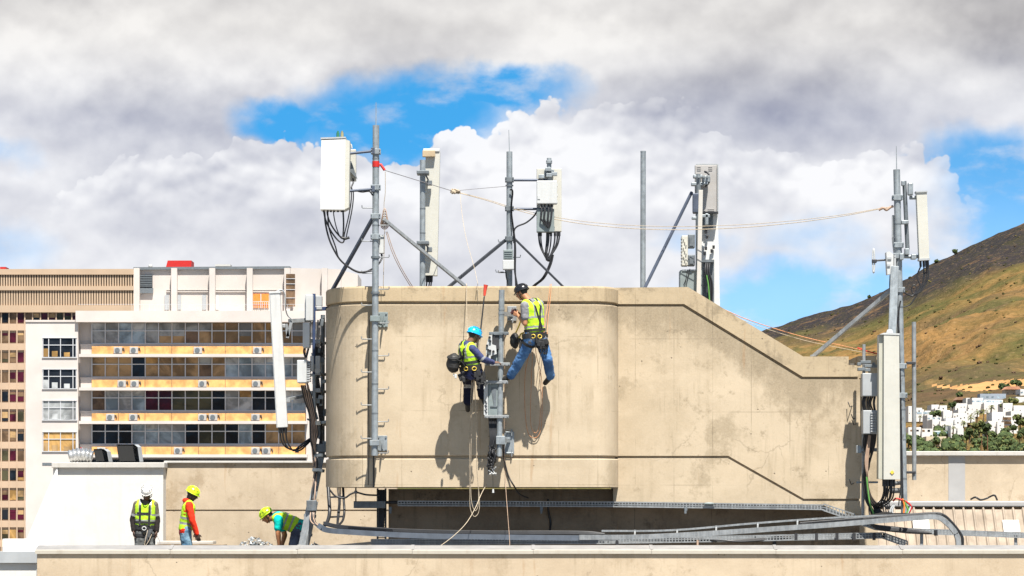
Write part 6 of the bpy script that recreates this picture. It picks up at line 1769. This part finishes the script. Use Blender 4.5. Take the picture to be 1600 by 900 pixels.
# climber on the right, seen from behind, legs braced against the block
W1 = person('climber in black helmet and blue jeans leaning back with legs spread on the block', dict(
    k=.97, hs=.98, base=P(832, 600, -.2), face=Vector((-.86, .42, -.42)), front=Vector((-.75, .66, 0)), skin=skin('skin_tan', (.42, .19, .095)), seed=1.0,
    J=JT(dict(head=(815.5, 457, -.58), neck=(827, 470, -.62), shL=(819.5, 478, -.78), shR=(843, 475, -.46), elL=(820.5, 506, -.80), wrL=(809.5, 493, -.62), elR=(824, 500, -.30), wrR=(809, 489, -.34),
              hipL=(829, 530, -.70), hipR=(845, 530, -.54), knL=(814, 560, -.56), anL=(797.5, 588, -.38), toeL=(786, 593, -.33), knR=(855.5, 562, -.55), anR=(860, 589, -.24), toeR=(853, 597, -.09))),
    handL=Vector((-.6, .5, .35)), handR=Vector((-.5, -.3, .1)), palmL=Vector((-.2, .8, .3)), palmR=Vector((-.2, -.8, .3)), curl=.7, thumbL=-1,
    shirt=[cloth('grey_tshirt', (.20, .20, .21))], sleeve=.62, trousers=[denim('blue_jeans', (.03, .095, .24), (.085, .20, .40))], helmet=plain('black_helmet', (.012, .012, .014), .25), harness=True,
    rings=(Vector((-.2, -1, 0)), Vector((.5, -.9, 0)), Vector((-.9, -.3, 0))), gear=(Vector((1, -.3, 0)), Vector((.4, -1, 0)), Vector((-1, -.1, 0)), Vector((.8, -.7, 0))), vest_hem=.22, bands=((.32, .38), (.60, .66))))
# climber on the left
W2 = person('climber in blue helmet and navy overalls hanging left of the short pipe', dict(
    k=.97, hs=.98, base=P(735, 642, -.4), face=Vector((.80, .40, -.30)), front=Vector((.78, .62, 0)), skin=skin('skin_brown', (.20, .10, .06)), seed=3.3,
    J=JT(dict(head=(741, 524, -.68), neck=(732, 536, -.70), shL=(723, 541, -.54), shR=(738, 545, -.82), elL=(742, 558, -.40), wrL=(762, 564, -.36), elR=(754, 561, -.80), wrR=(771, 566.5, -.56),
              hipL=(730, 581, -.62), hipR=(742, 580, -.72), knL=(732, 601, -.34), anL=(730.5, 629, -.34), toeL=(731, 638.5, -.22), knR=(751, 592, -.36), anR=(754, 619, -.24), toeR=(757, 627, -.12))),
    handR=Vector((.9, .35, .05)), handL=Vector((.9, .3, 0)), palmR=Vector((0, .3, -1)), palmL=Vector((0, .3, -1)), curl=.6, thumbR=1,
    shirt=[cloth('navy_overall', (.05, .06, .14)), cloth('navy_overall_b', (.05, .06, .14)), SILV], armband=.92, sleeve=1.92, trousers=[cloth('navy_trousers', (.012, .013, .028)), SILV], kband=(.02, .2),
    helmet=plain('blue_helmet', (.01, .36, .72), .25), harness=True, rings=(Vector((-.5, -1, 0)), Vector((.3, -1, 0))), gear=(Vector((.5, -1, 0)), Vector((1, -.6, 0)), Vector((-1, -.5, 0))), vest_hem=.1, bands=((.30, .37), (.55, .62))))
# three workers standing on the roof
W3 = person('worker in white helmet and grey trousers standing before the white roof house', dict(
    k=.95, hs=.97, base=Vector((P(226, 0, 3).x, 3, FLOOR)), face=Vector((-.05, -.9, -.55)), front=Vector((0, -1, 0)), skin=skin('skin_dark', (.10, .05, .032)), seed=5.1,
    J=JT(dict(head=(229.7, 770, 2.92), neck=(228, 784, 3.0), shL=(241, 789, 3.0), shR=(214.5, 788, 3.0), elL=(245.5, 812, 3.02), wrL=(245, 830, 2.93), elR=(207.5, 812, 3.02), wrR=(208.5, 829, 2.93),
              hipL=(233, 829, 3.0), hipR=(220, 829, 3.0), knL=(235, 866, 2.96), anL=(236, 907, 3.04), toeL=(237, 914, 2.88), knR=(217.5, 866, 2.96), anR=(216, 907, 3.04), toeR=(215, 914, 2.88))),
    handL=Vector((-.05, -.15, -1)), handR=Vector((.05, -.15, -1)), palmL=Vector((-1, 0, 0)), palmR=Vector((1, 0, 0)), curl=.5, thumbL=-1,
    shirt=[cloth('olive_shirt', (.12, .105, .075)), cloth('black_sleeve', (.018, .014, .013)), SILV], armband=.62, sleeve_from=.76, sleeve=1.95, trousers=[cloth('grey_trousers', (.11, .115, .112), .35, 14)], helmet=plain('white_helmet', (.68, .67, .64), .3),
    harness=True, chest=True, rings=(Vector((0, -1, 0)),), ringmat=MAT['whitebox'], gear=(Vector((.5, -1, 0)),), gearmat=cloth('grey_pouch', (.075, .08, .085)), vest_hem=.2, bands=((.36, .42), (.58, .64))))
W4 = person('worker in red hooded top and yellow helmet standing side on, facing right', dict(
    k=.93, hs=.97, base=Vector((P(292, 0, 3).x, 3, FLOOR)), face=Vector((.85, -.15, -.45)), front=Vector((.98, .05, 0)), skin=skin('skin_black', (.055, .03, .022)), seed=6.2, hood=True,
    J=JT(dict(head=(300.5, 772, 2.98), neck=(295, 784, 3.0), shL=(295, 790, 3.18), shR=(295.5, 790, 2.80), elL=(300, 812, 3.2), wrL=(306, 832, 3.12), elR=(300.5, 813, 2.76), wrR=(308, 834, 2.80),
              hipL=(289, 829, 3.09), hipR=(290, 829, 2.92), knL=(293, 868, 3.09), anL=(291, 907, 3.09), toeL=(302, 915, 3.1), knR=(293.5, 868, 2.92), anR=(292, 907, 2.92), toeR=(303, 915, 2.9))),
    handR=Vector((.25, 0, -1)), handL=Vector((.25, 0, -1)), palmR=Vector((0, 1, 0)), palmL=Vector((0, -1, 0)), curl=.6,
    shirt=[cloth('red_hoodie', (.66, .035, .012), .1)], sleeve=1.97, trousers=[denim('pale_jeans', (.05, .13, .22), (.20, .33, .42))], helmet=plain('lime_helmet', (.52, .72, .02), .25), vest_hem=.06, bands=((.24, .34), (.46, .55))))
W5 = person('worker in teal shirt and yellow helmet bending down with both arms lowered', dict(
    k=1.12, hs=1.0, base=Vector((P(466, 0, 3).x, 3, FLOOR)), face=Vector((-.80, -.10, -.62)), front=Vector((-.45, 0, -1)), headup=Vector((-.8, 0, .7)), skin=skin('skin_warm', (.40, .17, .075)), seed=8.4, beard=False,
    J=JT(dict(head=(417.5, 806, 2.95), neck=(429, 806.5, 2.95), shL=(435, 812, 2.74), shR=(438, 810, 3.16), elL=(434.5, 833, 2.70), wrL=(436.5, 853, 2.72), elR=(445, 836, 3.14), wrR=(440, 854, 3.05),
              hipL=(468, 825, 2.87), hipR=(471, 823, 3.08), knL=(456, 866, 2.84), anL=(467, 907, 2.84), toeL=(454, 914, 2.84), knR=(468, 868, 3.12), anR=(476, 907, 3.12), toeR=(463, 914, 3.12))),
    handL=Vector((.1, 0, -1)), handR=Vector((0, 0, -1)), palmL=Vector((.6, .8, 0)), palmR=Vector((.6, -.8, 0)), curl=.7, thumbL=-1,
    shirt=[cloth('teal_tshirt', (.0, .42, .36), .08)], sleeve=.62, trousers=[denim('dark_jeans', (.028, .035, .06), (.09, .11, .17))], helmet=bpy.data.materials['lime_helmet'], vest_hem=.22, bands=((.40, .48), (.68, .76))))

# things the climbers carry
tb = thing('tool_bag', 'round black tool bag hanging behind the climber in the blue helmet', 'bag', P(706, 585, -.74))
m = MB(); m.ball(P(708, 570, -.70), (M(10.5, -.74), .12, M(12.5, -.74)), 16); m.ball(P(709, 563, -.70), (M(10, -.74), .12, M(11, -.74)), 14)
me_ = remesh(m, .012, 2, WLOC[tb.name], 'bag_body', .012, 4.0); me_.materials.append(BOOT); q = bpy.data.objects.new('bag_body', me_); COL.objects.link(q); q.parent = tb; WLOC[q.name] = WLOC[tb.name]
m = MB(); m.tube([P(709 + 9.5 * math.cos(t), 558 + 3 * math.sin(t), -.74 - .1 * math.sin(t)) for t in [i * 2 * math.pi / 20 for i in range(20)]], .014, 6, 0, True); m.tube(smooth_path([P(714, 562, -.9), P(722, 566, -.86), P(727, 574, -.82)]), .01, 6); part(m, 'rim_strap', WEB, tb)
m = MB(); m.box(P(712, 588, -.86), (.035, .04, .07), None, 0, .008); m.box(P(709, 586, -.74), (.02, .03, .05), None, 0, .005); part(m, 'tag', MAT['whitebox'], tb)
tb = thing('tool_bag', 'dark bag hanging on the wall side of the climber in the black helmet', 'bag', P(804, 545, -.35))
m = MB(); m.ball(P(804.5, 532, -.35), (M(7.5, -.35), .09, M(13, -.35)), 14); me_ = remesh(m, .012, 2, WLOC[tb.name], 'bag_body', .012, 9.0); me_.materials.append(BOOT); q = bpy.data.objects.new('bag_body', me_); COL.objects.link(q); q.parent = tb; WLOC[q.name] = WLOC[tb.name]
m = MB(); m.tube(smooth_path([P(806, 520, -.35), P(812, 506, -.45), P(816, 490, -.5)]), .012, 6); m.tube(smooth_path([P(811, 528, -.42), P(814, 522, -.5), P(818, 520, -.6)]), .014, 6); part(m, 'strap', GOLD, tb)
m = MB(); c = P(804, 487, -.47); m.box(c, (.11, .06, .08), Matrix.Rotation(.2, 3, 'Y'), 0, .015); m.cyl(c, c + Vector((-.06, 0, -.03)), .03, .028, 10)
solo(m, 'hand_tool', plain('dark_red_tool', (.06, .015, .015), .4), 'dark hand tool held by the climber in the black helmet', 'tool')
tp = thing('tool_pole', 'red tipped telescopic pole standing up behind the blue helmet', 'pole', P(746, 560, -.5))
m = MB(); m.cyl(P(746.5, 560, -.42), P(756.8, 462, -.42), .013, .011, 10); part(m, 'shaft', MAT['rope'], tp)
m = MB(); m.cyl(P(749.8, 528, -.425), P(756.6, 464, -.425), .0125, .012, 10); part(m, 'dark_sleeve', MAT['dark'], tp)
m = MB(); m.tube([P(757, 462, -.42), P(757.6, 455, -.42), P(758.6, 448, -.42), P(759.2, 445, -.42)], lambda t: .02 + .018 * t, 10); part(m, 'tip', plain('tip_red', (.60, .06, .035), .5), tp)

# ------------------------------------------------------------------ ropes
def rope(pts, r, mat, label, n=8):
    m = MB(); m.tube(smooth_path([P(*p) for p in pts], n), r * .55, 6); return solo(m, 'rope', MAT[mat], label, 'rope')


rope([(601, 266, -.3), (650, 281, .9), (707, 298.5, 2.2)], .011, 'ropeb', 'dark guy line from the red sling to the knot in mid air')
rope([(707, 298.5, 2.2), (750, 294.5, 2.1), (792, 291, 1.9)], .008, 'ropeb', 'thin grey line from the knot to the middle mast')
kn = MB()
for i in range(9): kn.tube(smooth_path([P(706 + random.uniform(-2, 13), 298 + random.uniform(-3, 5), 2.2 + random.uniform(-.05, .05)) for _ in range(4)], 4), .012, 6)
solo(kn, 'rope_knot', MAT['rope'], 'tangled knot of pale cord where the guy lines meet', 'knot')
pts = [(712, 300), (760, 313), (800, 326), (850, 339), (905, 349), (960, 355), (1010, 358), (1060, 359), (1120, 357.5), (1180, 354), (1250, 347), (1320, 337), (1372, 327), (1396, 323)]
rope([(x, y, 2.2 - 1.9 * (x - 712) / 684) for x, y in pts], .011, 'rope', 'lower strand of the long pale line sagging to the rightmost mast')
rope([(x, y - 4.5 * math.sin(math.pi * (x - 712) / 684) - .5, 2.25 - 1.9 * (x - 712) / 684) for x, y in pts], .009, 'rope', 'upper strand of the long pale line sagging to the rightmost mast')
kn = MB(); kn.tube(smooth_path([P(1373, 328, .3), P(1380, 325, .28), P(1385, 328, .3), P(1391, 324, .3), P(1396, 322, .3)]), .022, 8); solo(kn, 'rope_knot', MAT['pinkcable'], 'brown knot tying the long pale line to the rightmost mast', 'knot')
rope([(719, 302, 2.2), (722, 335, 1.8), (729, 375, 1.2), (741, 418, .5), (746, 441, -.1), (746.5, 446, -.04), (747, 470, -.03)], .007, 'rope', 'thin slack pale cord dropping from the knot to the parapet')
rope([(729, 445, .1), (729, 448, -.03), (729.5, 500, -.25), (731, 545, -.5)], .010, 'rope', 'pale climbing rope running over the edge to the climber in the blue helmet')
rope([(602, 268, -.3), (602, 300, -.28), (600, 320, -.25), (601, 345, -.25), (600, 400, -.2), (599, 440, -.15), (599, 452, -.1)], .009, 'rope', 'pale cord hanging beside the tall left mast')
cl = MB()
for i in range(5): cl.tube([P(601 + (3 + i * .8) * math.cos(t), 338 + i * 3 + (12 - i) * math.sin(t), -.25 + i * .015) for t in [j * 2 * math.pi / 18 for j in range(18)]], .008, 5, 0, True)
solo(cl, 'rope_coil', MAT['pinkcable'], 'small coil of brown cord hung on the tall left mast', 'rope')
rope([(603, 362, -.25), (612, 392, -.2), (624, 418, -.1), (638, 442, .1), (645, 452, .3)], .011, 'pinkcable', 'left strand of the brown double line slanting from the tall left mast to the roof')
rope([(605, 362, -.25), (615, 392, -.2), (627, 418, -.1), (641, 442, .1), (648, 452, .3)], .011, 'pinkcable', 'right strand of the brown double line slanting from the tall left mast to the roof')
rope([(860, 444, .2), (859.5, 447, -.03), (856, 475, -.2), (852, 500, -.45), (850, 520, -.66)], .009, 'ropeo', 'left one of two orange ropes over the edge above the climber in jeans')
rope([(862, 444, .2), (861.5, 447, -.03), (859, 475, -.2), (856, 500, -.4), (855, 522, -.6)], .009, 'ropeo', 'right one of two orange ropes over the edge above the climber in jeans')
rope([(836, 532, -.72), (838, 555, -.5), (846, 590, -.1), (847, 630, -.06), (846, 665, -.05), (841, 681, -.05), (833, 684, -.05), (826, 678, -.05), (822, 660, -.05), (820, 628, -.06), (821, 580, -.12), (830, 545, -.5)], .010, 'ropeo', 'long brown rope loop hanging on the wall under the climber in jeans')
rope([(834, 532, -.7), (832, 560, -.4), (830, 600, -.12), (829, 655, -.07), (832, 672, -.07), (838, 676, -.07), (843, 662, -.07), (845, 620, -.07), (843, 580, -.15)], .009, 'ropeo', 'shorter inner rope loop hanging under the climber in jeans')
rope([(738, 580, -.6), (736, 620, -.5), (734, 690, -.4), (734, 770, -.3), (735, 795, -.3), (741, 807, -.3), (748, 800, -.3), (749, 780, -.3), (745, 730, -.35), (744, 660, -.45), (741, 590, -.6)], .011, 'rope', 'long pale rope loop hanging from the climber in the blue helmet below the overhang')
rope([(740, 580, -.62), (738, 640, -.5), (736, 700, -.42), (735.5, 760, -.34), (737, 785, -.34), (742, 798, -.34), (747, 790, -.34), (748, 765, -.34)], .010, 'rope', 'inner pale rope loop hanging from the climber in the blue helmet')
rope([(760, 757, -.1), (752, 772, -.5), (742, 795, -1.0), (728, 818, -2.0), (708, 838, -3.0), (684, 856, -3.7)], .011, 'rope', 'pale rope running slantwise down to the front parapet')
rope([(788, 520, -.2), (788.5, 560, -.16), (788, 640, -.14), (788, 700, -.1), (790, 757, -.08), (793, 800, -1.2), (796, 840, -2.8), (796.5, 858, -3.75)], .008, 'pinkcable', 'thin brown rope dropping beside the short pipe to the front parapet')
rope([(1124, 480, 2.0), (1170, 500, 1.8), (1250, 525, 1.5), (1320, 541, 1.2), (1372, 553, 1.0)], .012, 'ropeo', 'upper strand of the slack orange line behind the sloping wall')
rope([(1124, 483, 2.05), (1170, 504, 1.85), (1250, 530, 1.55), (1320, 545, 1.25), (1372, 555, 1.05)], .008, 'rope', 'pale lower strand of the slack line behind the sloping wall')
rope([(1340, 543.5, 1.1), (1356, 549, 1.0), (1374, 553.5, .95)], .02, 'red', 'short red end of the slack line beside the largest panel')
rope([(237, 835, 2.7), (232, 846, 2.62), (226, 853, 2.6), (228, 840, 2.64), (231, 828, 2.7)], .009, 'rope', 'pale lanyard looped in front of the worker in the white helmet')
rope([(246, 838, 2.75), (250, 848, 2.72), (247, 856, 2.72), (241, 857, 2.72)], .009, 'ropeb', 'grey cord hanging from the left hand of the worker in the white helmet')
